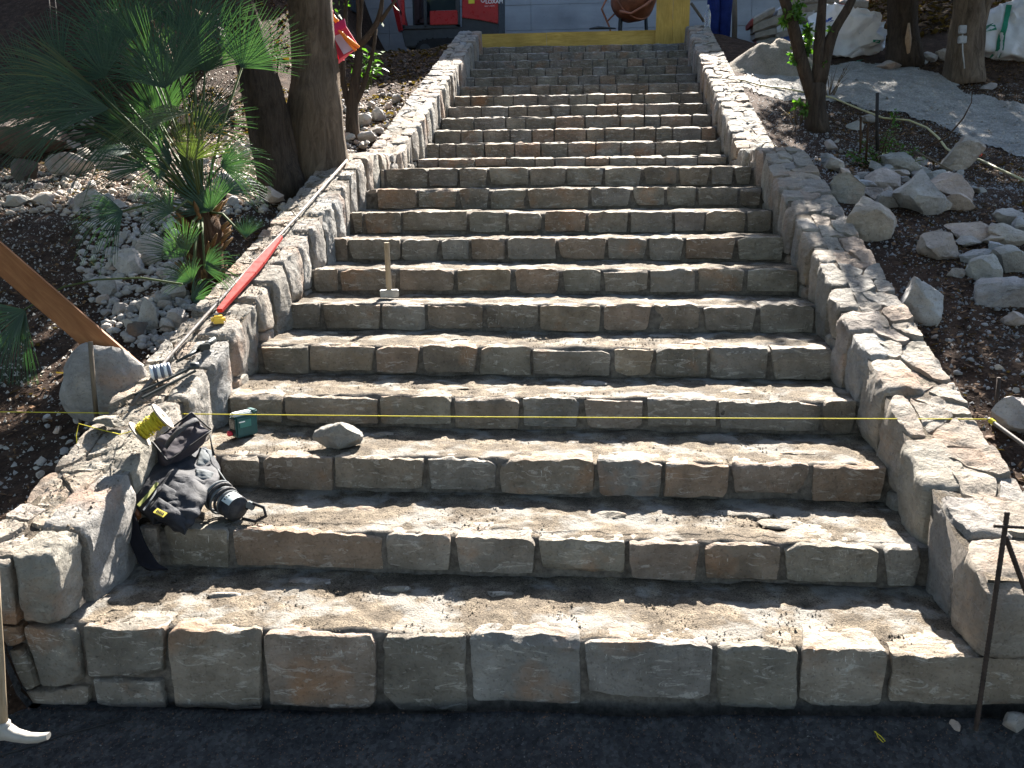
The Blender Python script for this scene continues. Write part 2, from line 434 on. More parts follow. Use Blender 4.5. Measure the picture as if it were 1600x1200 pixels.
tag(grid_mesh('ground', np.concatenate([xl_[:-1], span(-1.62, 1.62, .03)[:-1], xr_]), np.concatenate([span(-6, -1.2, .08)[:-1], span(-1.2, .04, .02)]), ground_z, M['damp'], lambda x, y: y < .03), 'dark dusty cement ground before the bottom step', kind='structure')
tag(grid_mesh('terrace', xc_, span(12.28, 30, .3), ground_z, M['soil']), 'level earth terrace above the stairs', kind='structure')
tag(mk('far_ground', [(-150, -150, -1.2), (150, -150, -1.2), (150, 150, -1.2), (-150, 150, -1.2)], [(0, 1, 2, 3)], M['soil'], smooth=False), 'earth stretching away around the site', kind='structure')
tag(grid_mesh('slope', span(2.6, 11, .07), span(11.6, 22, .1), lambda x, y: ground_z(x, y)+.008+.03*fb1(x*3, y*3, 44, 4), M['redsoil'], lambda x, y: (y > 11.8+.6*fb1(x*1.5, y*1.5, 45, 3)) & (x > 3.2+.3*fb1(x*2, y*2, 46, 2))), 'red earth slope rising behind the big trunks', kind='structure')
# gravel track on the right bank
def poly_mask(poly):
    P = np.array(poly)
    def f(x, y):
        inside = np.zeros(len(x), bool); j = len(P)-1
        for i in range(len(P)):
            xi, yi = P[i]; xj, yj = P[j]
            c = ((yi > y) != (yj > y)) & (x < (xj-xi)*(y-yi)/(yj-yi+1e-9)+xi); inside ^= c; j = i
        return inside
    return f
pp = []
for u, v in ((1152, 132), (1172, 108), (1230, 100), (1300, 104), (1400, 100), (1480, 128), (1540, 150), (1640, 176), (1640, 262), (1560, 236), (1470, 196), (1390, 178), (1320, 160), (1250, 158), (1180, 150)):
    p = on_ground(u, v)
    if p is not None: pp.append((p[0], p[1]))
PATHPOLY = pp
pm = poly_mask(pp)
def pmask(x, y): return pm(x+.12*fb1(x*3, y*3, 31, 3), y+.12*fb1(x*3, y*3, 32, 3))
tag(grid_mesh('path', span(1.8, 9, .04), span(3, 14, .04), lambda x, y: ground_z(x, y)+.012+.012*fb1(x*5, y*5, 8, 4), M['path'], pmask), 'pale grey gravel track crossing behind the rocks', kind='structure')

# ------------------------------------------------------------ staircase
JOINTS = {1: [-1.149, -0.81, -0.412, -0.108, 0.27, 0.696, 0.97, 1.25, 1.71], 2: [-1.5, -1.397, -1.115, -0.505, -0.232, 0.085, 0.425, 0.704, 0.992, 1.351, 1.5], 3: [-1.5, -1.355, -1.156, -0.833, -0.431, -0.11, 0.301, 0.587, 0.86, 1.193, 1.5], 4: [-1.5, -1.209, -0.745, -0.382, -0.058, 0.23, 0.528, 0.864, 1.337, 1.5], 5: [-1.5, -1.23, -0.87, -0.623, -0.317, -0.042, 0.376, 0.595, 0.868, 1.176, 1.5], 6: [-1.5, -1.303, -0.947, -0.686, -0.349, -0.034, 0.321, 0.607, 0.88, 1.193, 1.5], 7: [-1.5, -1.326, -0.95, -0.583, -0.228, 0.068, 0.319, 0.61, 0.891, 1.192, 1.5], 8: [-1.5, -1.394, -1.029, -0.764, -0.556, -0.32, 0.021, 0.35, 0.618, 0.858, 1.192, 1.5], 9: [-1.5, -1.406, -1.124, -0.64, -0.354, -0.094, 0.21, 0.507, 0.82, 1.037, 1.318, 1.5], 10: [-1.5, -1.418, -1.097, -0.785, -0.538, -0.259, 0.22, 0.537, 0.79, 1.026, 1.332, 1.5], 11: [-1.5, -1.459, -1.098, -0.846, -0.61, -0.272, 0.023, 0.33, 0.635, 0.918, 1.174, 1.349, 1.5], 12: [-1.5, -1.295, -0.928, -0.619, -0.338, -0.145, 0.147, 0.381, 0.645, 0.919, 1.222, 1.5], 13: [-1.5, -1.363, -1.19, -0.892, -0.582, -0.313, -0.039, 0.246, 0.498, 0.845, 1.087, 1.36, 1.5], 14: [-1.5, -1.207, -0.964, -0.674, -0.44, -0.201, 0.14, 0.336, 0.646, 0.874, 1.048, 1.348, 1.5], 15: [-1.5, -1.131, -0.77, -0.547, -0.218, 0.116, 0.505, 0.772, 0.947, 1.288, 1.5], 16: [-1.5, -1.105, -0.788, -0.564, -0.288, -0.065, 0.239, 0.482, 0.79, 1.183, 1.5], 17: [-1.5, -1.298, -1.015, -0.773, -0.477, -0.097, 0.119, 0.334, 0.655, 0.808, 1.127, 1.24, 1.5], 18: [-1.5, -1.372, -1.143, -0.947, -0.599, -0.356, -0.147, 0.061, 0.269, 0.484, 0.881, 1.244, 1.5], 19: [-1.5, -1.378, -1.124, -0.803, -0.551, -0.275, -0.008, 0.266, 0.473, 0.761, 0.901, 1.245, 1.5], 20: [-1.5, -1.204, -0.924, -0.697, -0.471, -0.246, 0.031, 0.168, 0.366, 0.597, 0.879, 1.133, 1.286, 1.5], 21: [-1.5, -1.195, -0.915, -0.698, -0.437, -0.142, 0.162, 0.366, 0.641, 0.862, 1.056, 1.336, 1.5], 22: [-1.5, -1.295, -1.042, -0.79, -0.483, -0.297, 0.017, 0.33, 0.504, 0.806, 1.061, 1.234, 1.5], 23: [-1.5, -1.253, -1.001, -0.76, -0.443, -0.204, 0.044, 0.272, 0.576, 0.746, 1.038, 1.413, 1.5]}
RISE, RUN = .149, .5
def step_y(k): return (k-1)*RUN if k <= 11 else 6.637+(k-12)*.502
def step_z(k): return (k-1)*RISE if k <= 11 else 1.571+(k-12)*.1504
stairs = empty('stone_staircase', (0, 0, -.28))
tag(stairs, 'broad staircase of hewn grey limestone risers with sandy treads between two low walls', 'stairs')
for k in range(1, 24):
    y0, z0 = step_y(k), step_z(k); zprev = step_z(k-1) if k > 1 else -.30
    yn = step_y(k+1) if k < 23 else y0+.55
    near = max(0., min(1., (k-1)/10.)); cell = .014+.02*near if k <= 11 else .04
    # mortar tread
    st = .012 if k <= 2 else .016 if k <= 4 else .025 if k <= 8 else .05
    xs = span(-1.53, 1.53, st); ys = np.concatenate([[y0+.026, y0+.028, y0+.032], span(y0+.05, yn+.07, st)])
    X, Y = np.meshgrid(xs, ys); x, y = X.ravel(), Y.ravel()
    z = z0-.006+(.012 if k > 11 else 0)+.011*fb1(x*4, y*4, k*7, 3)+.006*fb1(x*16, y*16, k*7+3, 3)+.0035*fb1(x*55, y*55, k*7+5, 2)
    z = z-.016*np.exp(-((y-y0-.2)/.12)**2)*0
    V = np.stack([x, y, z], 1)
    nx = len(xs)
    V[:nx, 2] = zprev-.05; V[nx:2*nx, 2] = (zprev+z0)/2; V[2*nx:3*nx, 2] = z0-.03
    V[:3*nx, 1] += .008*fb1(V[:3*nx, 0]*9, V[:3*nx, 2]*9, k, 2)
    i = np.arange((len(ys)-1)*(nx-1)); a = (i//(nx-1))*nx+i % (nx-1); Q = np.stack([a, a+1, a+nx+1, a+nx], 1)
    step = mk('step', V, Q, M['mortar']); step.data.materials.append(M['joint'])
    mi = np.zeros(len(Q), np.int32); mi[:3*(nx-1)] = 1; step.data.polygons.foreach_set('material_index', mi)
    keep(step, stairs)
    xs_ = JOINTS[k]
    row = [(xs_[i], xs_[i+1]) for i in range(len(xs_)-1)]
    zb = zprev-.004 if k > 1 else -.24
    for (a_, b_) in row:
        g_ = .003+.005*rnd.random()**2 if k <= 11 else .004
        a2, b2 = a_+g_, b_-g_
        bl, br = [rnd.uniform(0, .028 if k <= 11 else .006) for _ in (0, 1)]
        if rnd.random() < .3: bl = .003
        if rnd.random() < .3: br = .003
        dz = rnd.uniform(-.006, .006)*(1 if k <= 11 else .4); dy = rnd.uniform(-.006, .012); dep = rnd.uniform(.17, .30) if k <= 11 else .16
        zbl = zb+rnd.uniform(0, .02)+(.0 if k > 1 else rnd.uniform(-.03, .01)+.045*(a_+b_)/2)
        lean = rnd.uniform(.0, .014)
        zt = [z0+dz+rnd.uniform(-.004, .004) for _ in range(4)]
        c8 = [[[(a2+bl, y0+dy+rnd.uniform(0, .012)-.003, zbl), (a2, y0+dy+lean, zt[0])], [(a2+bl, y0+dep, zbl), (a2+rnd.uniform(0, .05), y0+dep, zt[1]+(-.016 if k <= 11 else .016))]],
              [[(b2-br, y0+dy+rnd.uniform(0, .012)-.003, zbl), (b2, y0+dy+lean, zt[2])], [(b2-br, y0+dep, zbl), (b2-rnd.uniform(0, .05), y0+dep, zt[3]+(-.016 if k <= 11 else .016))]]]
        V, Q = block(c8, cell, .055, 6 if k <= 11 else 2, .0075 if k <= 6 else .006 if k <= 11 else .0035, 13, (.02, .10) if k <= 11 else (.01, .04), facet=(0, -1, 0), nf=4 if k <= 11 else 1, ftilt=.1, fdep=(.002, .008))
        # ragged arris
        tp = np.clip((V[:, 2]-(z0-.03))/.03, 0, 1)*(V[:, 1] > y0+.02); V[:, 2] += tp*(.009*fb1(V[:, 0]*9, V[:, 1]*9, k*11, 3)+.005*fb1(V[:, 0]*32, V[:, 1]*32, k*13, 2))
        e = np.exp(-((V[:, 1]-y0-dy)/.02)**2)*np.exp(-((V[:, 2]-z0)/.02)**2)
        V[:, 2] += e*.007*fb1(V[:, 0]*45, V[:, 0]*0+k, k*3, 3)
        V[:, 1] += e*.007*np.abs(fb1(V[:, 0]*38, V[:, 0]*0+k+5, k*5, 3))
        keep(mk('stone', V, Q, M['step'], smooth=True, sharp=34), step)
    # flat stones bedded in the tread
    if k <= 10:
        for q in range(4 if k < 6 else 2):
            xx = rnd.uniform(-1.3, 1.3); yy = rnd.uniform(y0+.20, y0+.44); V, Q = rock_shape(rnd.randrange(9999), 3, 10, .5, .9, .08)
            s1 = rnd.uniform(.05, .13)
            V = V*np.array([s1, s1*rnd.uniform(.35, .6), .014])+np.array([xx, yy, z0-.009])
            keep(mk('bedded_stone', V, Q, M['step'], sharp=40), step)
# lower left masonry that carries the wall end, in the plane of the bottom riser
def front_stone(q, y=-.01, dep=.16, parent=None):
    (x0, z0), (x1, z1), (x2, z2), (x3, z3) = q
    c8 = [[[(x3, y, z3), (x0, y, z0)], [(x3, y+dep, z3), (x0, y+dep, z0)]], [[(x2, y, z2), (x1, y, z1)], [(x2, y+dep, z2), (x1, y+dep, z1)]]]
    V, Q = block(c8, .012, .10, 6, .007, 12, (.03, .12), facet=(0, -1, 0), nf=5, ftilt=.2); return keep(mk('stone', V, Q, M['step'], sharp=34), parent)
E_L = [[(-1.668, -.018), (-1.472, -.015), (-1.469, -.218), (-1.63, -.25)], [(-1.80, -.012), (-1.68, -.018), (-1.672, -.09), (-1.78, -.09)],
       [(-1.78, -.105), (-1.674, -.105), (-1.64, -.25), (-1.76, -.27)], [(-1.72, -.27), (-1.448, -.232), (-1.46, -.32), (-1.65, -.33)],
       [(-1.458, -.012), (-1.155, -.004), (-1.178, -.175), (-1.448, -.195)], [(-1.436, -.207), (-1.18, -.198), (-1.173, -.31), (-1.43, -.33)]]

# ------------------------------------------------------------ parapet walls
def tread_z(y):
    for k in range(23, 0, -1):
        if y >= step_y(k)-.005: return step_z(k)
    return -.3
def clip_poly(P, n, d):
    out = []
    for i in range(len(P)):
        a, b = P[i], P[(i+1) % len(P)]; da, db = a[0]*n[0]+a[1]*n[1]-d, b[0]*n[0]+b[1]*n[1]-d
        if da <= 0: out.append(a)
        if (da < 0 < db) or (db < 0 < da):
            t = da/(da-db); out.append((a[0]+(b[0]-a[0])*t, a[1]+(b[1]-a[1])*t))
    return out
def voronoi_cells(x0, x1, y0, y1, sx, sy):
    pts = []; ny = int((y1-y0)/sy)
    for j in range(ny):
        nxx = max(1, int(round((x1-x0)/sx)))
        if rnd.random() < .25: nxx = max(1, nxx-1)
        off = rnd.uniform(-.15, .15)
        for i in range(nxx): pts.append((x0+(i+.5+off+rnd.uniform(-.36, .36))*(x1-x0)/nxx, y0+(j+.5+rnd.uniform(-.42, .42))*sy))
    cells = []
    for i, p in enumerate(pts):
        P = [(x0, max(y0, p[1]-.5)), (x1, max(y0, p[1]-.5)), (x1, min(y1, p[1]+.5)), (x0, min(y1, p[1]+.5))]
        for j, q in enumerate(pts):
            if i == j or abs(q[1]-p[1]) > .7: continue
            n = (q[0]-p[0], q[1]-p[1]); d = (q[0]**2+q[1]**2-p[0]**2-p[1]**2)/2
            P = clip_poly(P, n, d)
            if len(P) < 3: break
        if len(P) >= 3: cells.append(P)
    return cells
def slab(P, zf, skirt=.1, inset=.004, ns=30, rings=(1, .95, .84, .68, .48, .25), bump=.013, tilt=.02):
    P = np.array(P); c = P.mean(0)
    # resample the outline evenly
    L = np.linalg.norm(np.roll(P, -1, 0)-P, axis=1); cum = np.concatenate([[0], np.cumsum(L)]); t = np.linspace(0, cum[-1], ns, endpoint=False)
    Q_ = np.concatenate([P, P[:1]]); O = np.stack([np.interp(t, cum, Q_[:, 0]), np.interp(t, cum, Q_[:, 1])], 1)
    O = (O+.16*(np.roll(O, 1, 0)+np.roll(O, -1, 0)-2*O)*1.5)
    rO = np.linalg.norm(O-c, axis=1, keepdims=True); O = c+(O-c)*(1-inset/np.maximum(rO, .03))
    O = O+.005*np.stack([fb1(O[:, 0]*22, O[:, 1]*22, 3, 2), fb1(O[:, 0]*22, O[:, 1]*22, 8, 2)], 1)
    V = []; tx, ty, dz = rnd.uniform(-tilt, tilt), rnd.uniform(-tilt, tilt)*1.6, rnd.uniform(-.008, .008)
    sd = rnd.randrange(999)
    for ri, r_ in enumerate((1.,)+tuple(rings)):
        X = c+(O-c)*r_; z = zf(X[:, 1])
        if ri == 0: z = z-skirt
        else:
            z = z+dz+(X[:, 0]-c[0])*tx*4+(X[:, 1]-c[1])*ty+bump*fb1(X[:, 0]*11, X[:, 1]*11, sd, 3)+.5*bump*fb1(X[:, 0]*40, X[:, 1]*40, sd+3, 2)
            if ri == 1: z = z-.014
        V.append(np.stack([X[:, 0], X[:, 1], z], 1))
    V = np.concatenate(V); n = len(rings)+1; F = []
    for i in range(n-1):
        for j in range(ns): F.append((i*ns+j, i*ns+(j+1) % ns, (i+1)*ns+(j+1) % ns, (i+1)*ns+j))
    F.append(tuple((n-1)*ns+j for j in range(ns)))
    return V, F
def wall(s):
    root = empty('parapet_wall', (s*1.64, 0, -.28)); mat = M['wall']
    # core
    ys = span(.06, 12.2, .08); prof = []
    V = []; 
    for y in ys:
        zt = float(Pz(y))-.016; zb = min(gz(s*2.0, max(y, .2)), tread_z(y))-.35
        for (x, z) in ((1.53, zb), (1.53, zt), (1.805, zt), (1.805, zb)): V.append((s*x, y, z))
    V = np.array(V); V = V+.012*n3(V*7, 4+s, 3)*np.array([1, .2, 1.])
    F = []
    for i in range(len(ys)-1):
        for j in range(4): 
            q = (i*4+j, i*4+(j+1) % 4, (i+1)*4+(j+1) % 4, (i+1)*4+j); F.append(q if s > 0 else q[::-1])
    F.append((0, 1, 2, 3)); F.append(tuple((len(ys)-1)*4+j for j in (3, 2, 1, 0)))
    co_ = mk('mortar_core', V, F, M['mortar']); co_.data.materials.append(M['joint']); co_.data.polygons.foreach_set('material_index', np.array([0 if (i % 4) == 1 else 1 for i in range(len(F))], np.int32)); keep(co_, root)
    # face stones with their tops showing as the inner half of the coping
    y = -.02; i = 0
    while y < 12.2:
        f = min(1, max(0, y/8)); L = rnd.uniform(.20, .36)*(1-f)+rnd.uniform(.16, .27)*f
        if i == 0: L = .30 if s > 0 else .2
        if i == 1 and s < 0: L = .40
        L = min(L, 12.25-y)
        if L < .08: break
        dep = rnd.uniform(.11, .2); 
        if i < 3: dep = .19
        if i == 0: dep = .31 if s > 0 else .18
        g_ = .009; l0, l1 = rnd.uniform(-.035, .035), rnd.uniform(-.035, .035)
        if i == 0: l0 = 0
        ya, yb = y+g_, y+L-g_
        zb = tread_z((ya+yb)/2 if yb-ya < .3 else ya)-.03
        zb = tread_z(ya)-.03
        if i == 0: zb = .0
        lift = 0
        if rnd.random() < .38 and i > 0 and y < 9: lift = rnd.uniform(.05, .10)
        bo = rnd.uniform(-.014, .012)
        xi = 1.5+bo; top = lambda yy: float(Pz(yy))+rnd.uniform(-.008, .012)
        e0, e1 = rnd.uniform(.0, .02), rnd.uniform(0, .02)
        xin_b = xi-rnd.uniform(-.01, .02)
        c = {}
        for jy, (yb_, yt_) in enumerate(((ya, ya+l0*.5), (yb, yb+l1*.5))):
            tz = top(min(max(yt_, 0), 12.2))
            for jx, (xb, xt) in enumerate(((xin_b, xi+rnd.uniform(0, .012)), (1.5+dep, 1.5+dep+rnd.uniform(-.02, .03)))):
                c[(jx, jy, 0)] = (s*xb, yb_, zb+lift); c[(jx, jy, 1)] = (s*xt, yt_, tz)
        o_ = (0, 1) if s > 0 else (1, 0)
        c8 = [[[c[(jx, jy, l)] for l in (0, 1)] for jy in (0, 1)] for jx in o_]
        V, Q = block(c8, .014 if y < 1.2 else .02 if y < 4 else .035, .12, 7, .013 if y < 5 else .009, 11, (.03, .16), facet=(-s, 0, 0), nf=9, ftilt=.55, fdep=(.002, .016))
        keep(mk('stone', V, Q, mat, sharp=32), root)
        if lift:
            n_ = rnd.choice((1, 2)); 
            for q in range(n_):
                a_, b_ = ya+(yb-ya)*q/n_+.006, ya+(yb-ya)*(q+1)/n_-.006
                c8 = [[[(s*x_, y_, z_) for z_ in (zb, zb+lift-.008)] for y_ in (a_, b_)] for x_ in ((1.505, 1.6) if s > 0 else (1.6, 1.505))]
                V, Q = block(c8, .018 if y < 3 else .03, .25, 4, .007, 14); keep(mk('filler_stone', V, Q, mat, sharp=36), root)
        y += L; i += 1
    # rubble coping
    for (a_, b_, sx, sy) in ((.02 if s < 0 else .30, 3.0, .115, .175), (3.0, 6.0, .115, .17), (6.0, 12.2, .11, .21)):
        for P in voronoi_cells(1.615, 1.84, a_, b_, sx, sy):
            c = np.array(P).mean(0)
            V, F = slab(P, lambda yy: Pz(np.clip(yy, 0, 12.2))-.004, .13)
            if s < 0: V = V*np.array([-1, 1, 1]); F = [f[::-1] for f in F]
            keep(mk('coping_stone', V, F, mat, sharp=38), root)
    # outer face stones
    y = .05
    while y < 6:
        L = rnd.uniform(.25, .45); zt = float(Pz(y+L/2))-.06
        c8 = [[[(s*x_, y_, z_) for z_ in (zt-.4+.3*(y_-y-L/2), zt+.3*(y_-y-L/2)-.03)] for y_ in (y+.006, y+L-.006)] for x_ in ((1.74, 1.845) if s > 0 else (1.845, 1.74))]
        V, Q = block(c8, .05, .2, 4, .012, 8); keep(mk('outer_stone', V, Q, mat, sharp=36), root)
        y += L
    return root
wl = wall(-1); tag(wl, 'left parapet wall of pale limestone with tools lying along its coping', 'wall')
for q in E_L: front_stone(q, parent=wl)
front_stone([(-1.88, .22), (-1.675, .235), (-1.675, -.005), (-1.86, -.002)], -.015, .2, wl)
wr = wall(1); tag(wr, 'right parapet wall of pale limestone running up beside the boulders', 'wall')
def wall_top_z(x, y): return float(Pz(y))+.012
# ------------------------------------------------------------ walls and structures of the top terrace
def concrete():
    g = G('board marked concrete')
    n = g.noise(1.3, 6, .6); c = g.ramp(n, [(.3, (.27, .28, .29)), (.7, (.40, .41, .42))])
    st = g.ramp(g.noise(1.2, 5, .6, g.map((.5, 1, 3))), [(.3, .8), (.7, 1.1)])
    c = g.mix(1., c, st, 'MULTIPLY')
    pits = g.ramp(g.noise(22, 4, .7), [(.28, .5), (.34, 1.)]); c = g.mix(.8, c, pits, 'MULTIPLY')
    return g.fin(c, .85, g.bump(g.noise(18, 8, .7), .5, .01), .25)
M['conc'] = concrete()
WY = 15.3
bld = empty('concrete_wall', (1, WY, 3.2)); tag(bld, 'tall grey board marked concrete wall standing behind the excavator and mixer', 'wall')
# cast in boards: each lift of shuttering is a panel with its own edge
for i, x0 in enumerate(span(-4.9, 4.2, 1.3)[:-1]):
    for j in range(9):
        z0 = 3.0+j*.43; m_ = MB(); dy = rnd.uniform(-.006, .006)
        m_.box((x0+.65, WY+.15+dy, z0+.215), (1.296, .30, .426)); m_.build('panel', M['conc'], bld, bevel=.003)
mc = MB(); mc.box((-.35, WY+.2, 4.95), (9.08, .24, 3.9)); mc.build('wall_core', M['conc'], bld)
mc = MB(); mc.box((-.35, WY+.18, 6.90), (9.2, .44, .12)); mc.build('wall_cap', M['conc'], bld, bevel=.01)

# yellow formwork
M['form'] = woodm('yellow shuttering board', (.42, .27, .055), (.68, .46, .13), (1.2, 9, 9))
fw = empty('formwork', (0, 12.6, 3.2)); tag(fw, 'yellow timber shuttering boards set across the top of the stairs', 'formwork')
p = aty(742, 72, 12.45); q = aty(1030, 47, 12.45); zt = q[2]
for i, (a, b) in enumerate(((p[0], (p[0]+q[0])/2-.3), ((p[0]+q[0])/2-.296, q[0]+.3))):
    m_ = MB(); m_.box(((a+b)/2, 12.47, (zt+3.0)/2), (b-a, .03, zt-3.0+(.006 if i else 0))); m_.build('board', M['form'], fw, bevel=.003)
vp = empty('formwork_post', (1.2, 12.4, 3.2)); tag(vp, 'upright yellow shuttering panel at the top right of the stairs', 'formwork panel')
a = aty(1025, 40, 12.40); b = aty(1077, 40, 12.40); mid = a[0]+(b[0]-a[0])*.5
M['formv'] = woodm('yellow panel upright', (.42, .27, .055), (.68, .46, .13), (9, 9, 1.2))
for x0, x1 in ((a[0], mid-.002), (mid+.002, b[0])):
    m_ = MB(); m_.box(((x0+x1)/2, 12.41, 3.85), (x1-x0, .03, 1.5)); m_.build('board', M['formv'], vp, bevel=.003)
for zz in (3.55, 4.2): m_ = MB(); m_.box(((a[0]+b[0])/2, 12.455, zz), (b[0]-a[0]-.03, .05, .09)); m_.build('batten', M['form'], vp, bevel=.003)

# ------------------------------------------------------------ mini excavator
M['red'] = plain('red machine paint', (.38, .02, .025), .32, .5, 0, .12)
M['char'] = plain('charcoal machine paint', (.035, .042, .048), .5, .4, 0, .2)
M['blk'] = plain('black rubber', (.014, .014, .015), .75, .3, 0, .3)
M['steel'] = plain('dull steel', (.32, .31, .30), .45, .5, .8, .2)
M['white'] = plain('white print', (.75, .75, .75), .6, .3, 0, .03)
M['yel'] = plain('yellow sticker', (.62, .6, .05), .5, .4, 0, .05)
g = G('cab glass'); M['glass'] = g.fin((.02, .03, .035), .06, None, .6)
M['seat'] = plain('dark seat', (.05, .03, .035), .8)
def prismXZ(mb, pts, y0, y1):
    n = len(pts); v = [(x, y0, z) for x, z in pts]+[(x, y1, z) for x, z in pts]
    f = [tuple(range(n)), tuple(range(n, 2*n))[::-1]]+[(i, i+n, (i+1) % n+n, (i+1) % n) for i in range(n)]
    return mb.add(v, [q[::-1] for q in f])
EY = 13.55
def ex(u, v, y=EY): p = aty(u, v, y); return float(p[0]), float(p[2])
exc = empty('mini_excavator', (ex(700, 80)[0], EY+.6, 3.2)); tag(exc, 'red mini excavator with charcoal skirt parked by the concrete wall', 'excavator')
sk = MB(); prismXZ(sk, [ex(627, 47), ex(779, 38), ex(779, 60), ex(760, 68), ex(700, 76), ex(633, 74)], EY, EY+1.1); sk.build('skirt', M['char'], exc, bevel=.02)
bd = MB(); prismXZ(bd, [ex(721, 45), ex(779, 46), ex(779, -30), ex(721, -30)], EY+.03, EY+1.07); bd.build('counterweight_body', M['char'], exc, bevel=.02)
hd = MB(); prismXZ(hd, [ex(722, 27.5), ex(750, 31), ex(778, 37), ex(778, -28), ex(722, -28)], EY+.005, EY+.2); hood = hd.build('engine_hood', M['red'], exc, bevel=.008)
cb = MB()   # cab frame: sill, posts and roof
x0, z0 = ex(629, 45); x1, z1 = ex(719, 42); ztop = ex(700, -90)[1]
for (xa, xb, za, zb) in ((x0, x1, z0-.01, z0+.05), (x0, x1, ztop-.08, ztop), (x1-.07, x1, z0, ztop), (x0+.36, x0+.41, z0, ztop), (x0, x0+.045, z0, ztop)):
    for yy in (EY+.02, EY+.95): cb.box(((xa+xb)/2, yy, (za+zb)/2), (xb-xa-.002, .06, zb-za))
cb.box(((x0+x1)/2, EY+.49, ztop+.03), (x1-x0+.1, 1.08, .07)); cb.build('cab_frame', M['char'], exc, bevel=.008)
m_ = MB(); xa, za = ex(629, 44); m_.box((xa+.022, EY-.012, (za+ztop)/2), (.05, .03, ztop-za-.1)); m_.build('corner_post', M['red'], exc, bevel=.006)
m_ = MB(); a_, b_ = ex(672, 17.5), ex(715.5, 38.5); m_.box(((a_[0]+b_[0])/2, EY-.008, (a_[1]+b_[1])/2), (b_[0]-a_[0], .05, a_[1]-b_[1])); door = m_.build('door_panel', M['red'], exc, bevel=.008)
m_ = MB(); m_.box(((a_[0]+b_[0])/2, EY+.02, (a_[1]+ztop)/2), (b_[0]-a_[0], .01, ztop-a_[1]-.02)); m_.build('window', M['glass'], exc)
a2, b2 = ex(634, 40), ex(668, 40); m_ = MB(); m_.box(((a2[0]+b2[0])/2, EY+.9, (a2[1]+ztop)/2), (b2[0]-a2[0], .01, ztop-a2[1]-.1)); m_.build('window', M['glass'], exc)
m_ = MB(); m_.box((a2[0]+.16, EY+.5, a2[1]+.28), (.12, .5, .5)); m_.box((a2[0]+.3, EY+.5, a2[1]+.1), (.36, .5, .12)); m_.build('seat', M['seat'], exc, bevel=.03)
m_ = MB(); h0 = ex(620, 2); h1 = ex(628, 24); m_.tube([(h1[0], EY, ex(0, -8)[1]), (h0[0], EY, ex(0, -5)[1]), (h0[0], EY, ex(0, 20)[1]), (h1[0], EY, h1[1])], .012); m_.build('grab_handle', M['char'], exc, smooth=True)
for yy, nm in ((EY-.02, 'track'), (EY+.95, 'track')):
    m_ = MB(); xc = ex(700, 80)[0]; pr = []
    for i in range(28):
        a = 2*math.pi*i/28; pr.append((xc+.52*np.sign(math.cos(a))*abs(math.cos(a))**.5, 3.37+.17*np.sign(math.sin(a))*abs(math.sin(a))**.7))
    prismXZ(m_, pr, yy, yy+.24)
    for i in range(28):
        x_, z_ = pr[i]; m_.box((x_, yy+.12, z_), (.03, .25, .03))
    tr = m_.build('track', M['blk'], exc)
    for q in (-.38, 0, .38): m2 = MB(); m2.lathe((xc+q, yy-.01, 3.37), [(0, 0), (.09, 0), (.09, .03), (0, .03)], 14, (0, 1, 0)); m2.build('road_wheel', M['char'], tr, smooth=False)
m_ = MB(); m_.box((ex(690, 0)[0], EY+.55, 3.56), (.6, .6, .12)); m_.build('slew_ring', M['char'], exc)
m_ = MB(); xx = x0-.1; m_.tube([(xx, EY+.6, 3.75), (xx-.25, EY+.62, 4.9), (xx-.9, EY+.64, 5.5), (xx-1.3, EY+.66, 5.2)], [.1, .1, .09, .07], 6); m_.build('boom', M['red'], exc)
m_ = MB(); m_.tube([(xx-1.3, EY+.66, 5.2), (xx-1.2, EY+.66, 4.6), (xx-1.0, EY+.66, 4.35)], [.07, .07, .09], 6); m_.box((xx-1.0, EY+.66, 4.2), (.3, .4, .25)); m_.build('dipper_and_bucket', M['char'], exc)
def text(s, loc, size, mat, parent, name='lettering', rot=(math.pi/2, 0, 0), bold=.0, ext=.001):
    cu = bpy.data.curves.new('t', 'FONT'); cu.body = s; cu.size = size; cu.extrude = ext; cu.offset = bold; cu.align_x = 'LEFT'
    t = bpy.data.objects.new('t', cu); col.objects.link(t)
    me = bpy.data.meshes.new_from_object(t.evaluated_get(bpy.context.evaluated_depsgraph_get()))
    bpy.data.objects.remove(t); o = bpy.data.objects.new(name, me); col.objects.link(o); me.materials.append(mat)
    o.location = loc; o.rotation_euler = rot
    if parent: keep(o, parent)
    return o
lx, lz = ex(758.5, 5.6, EY); text('LOXAM', (lx, EY-.004, lz), .083, M['white'], hood, bold=.0018)
lx, lz = ex(757, 10.6, EY); text('RENT + MOVE', (lx, EY-.004, lz), .026, M['white'], hood)
lx, lz = ex(754.5, 0, EY); m_ = MB()
for i in range(9): a = math.pi*.6+i*math.pi*1.4/8; m_.box((lx+.028*math.cos(a), EY-.003, lz+.035*math.sin(a)), (.014, .004, .014))
m_.build('round_emblem', M['white'], hood)
a_, b_ = ex(732, -1), ex(741.5, 5.5); m_ = MB(); m_.box(((a_[0]+b_[0])/2, EY, (a_[1]+b_[1])/2), (b_[0]-a_[0], .008, a_[1]-b_[1])); m_.build('sticker', M['yel'], hood)

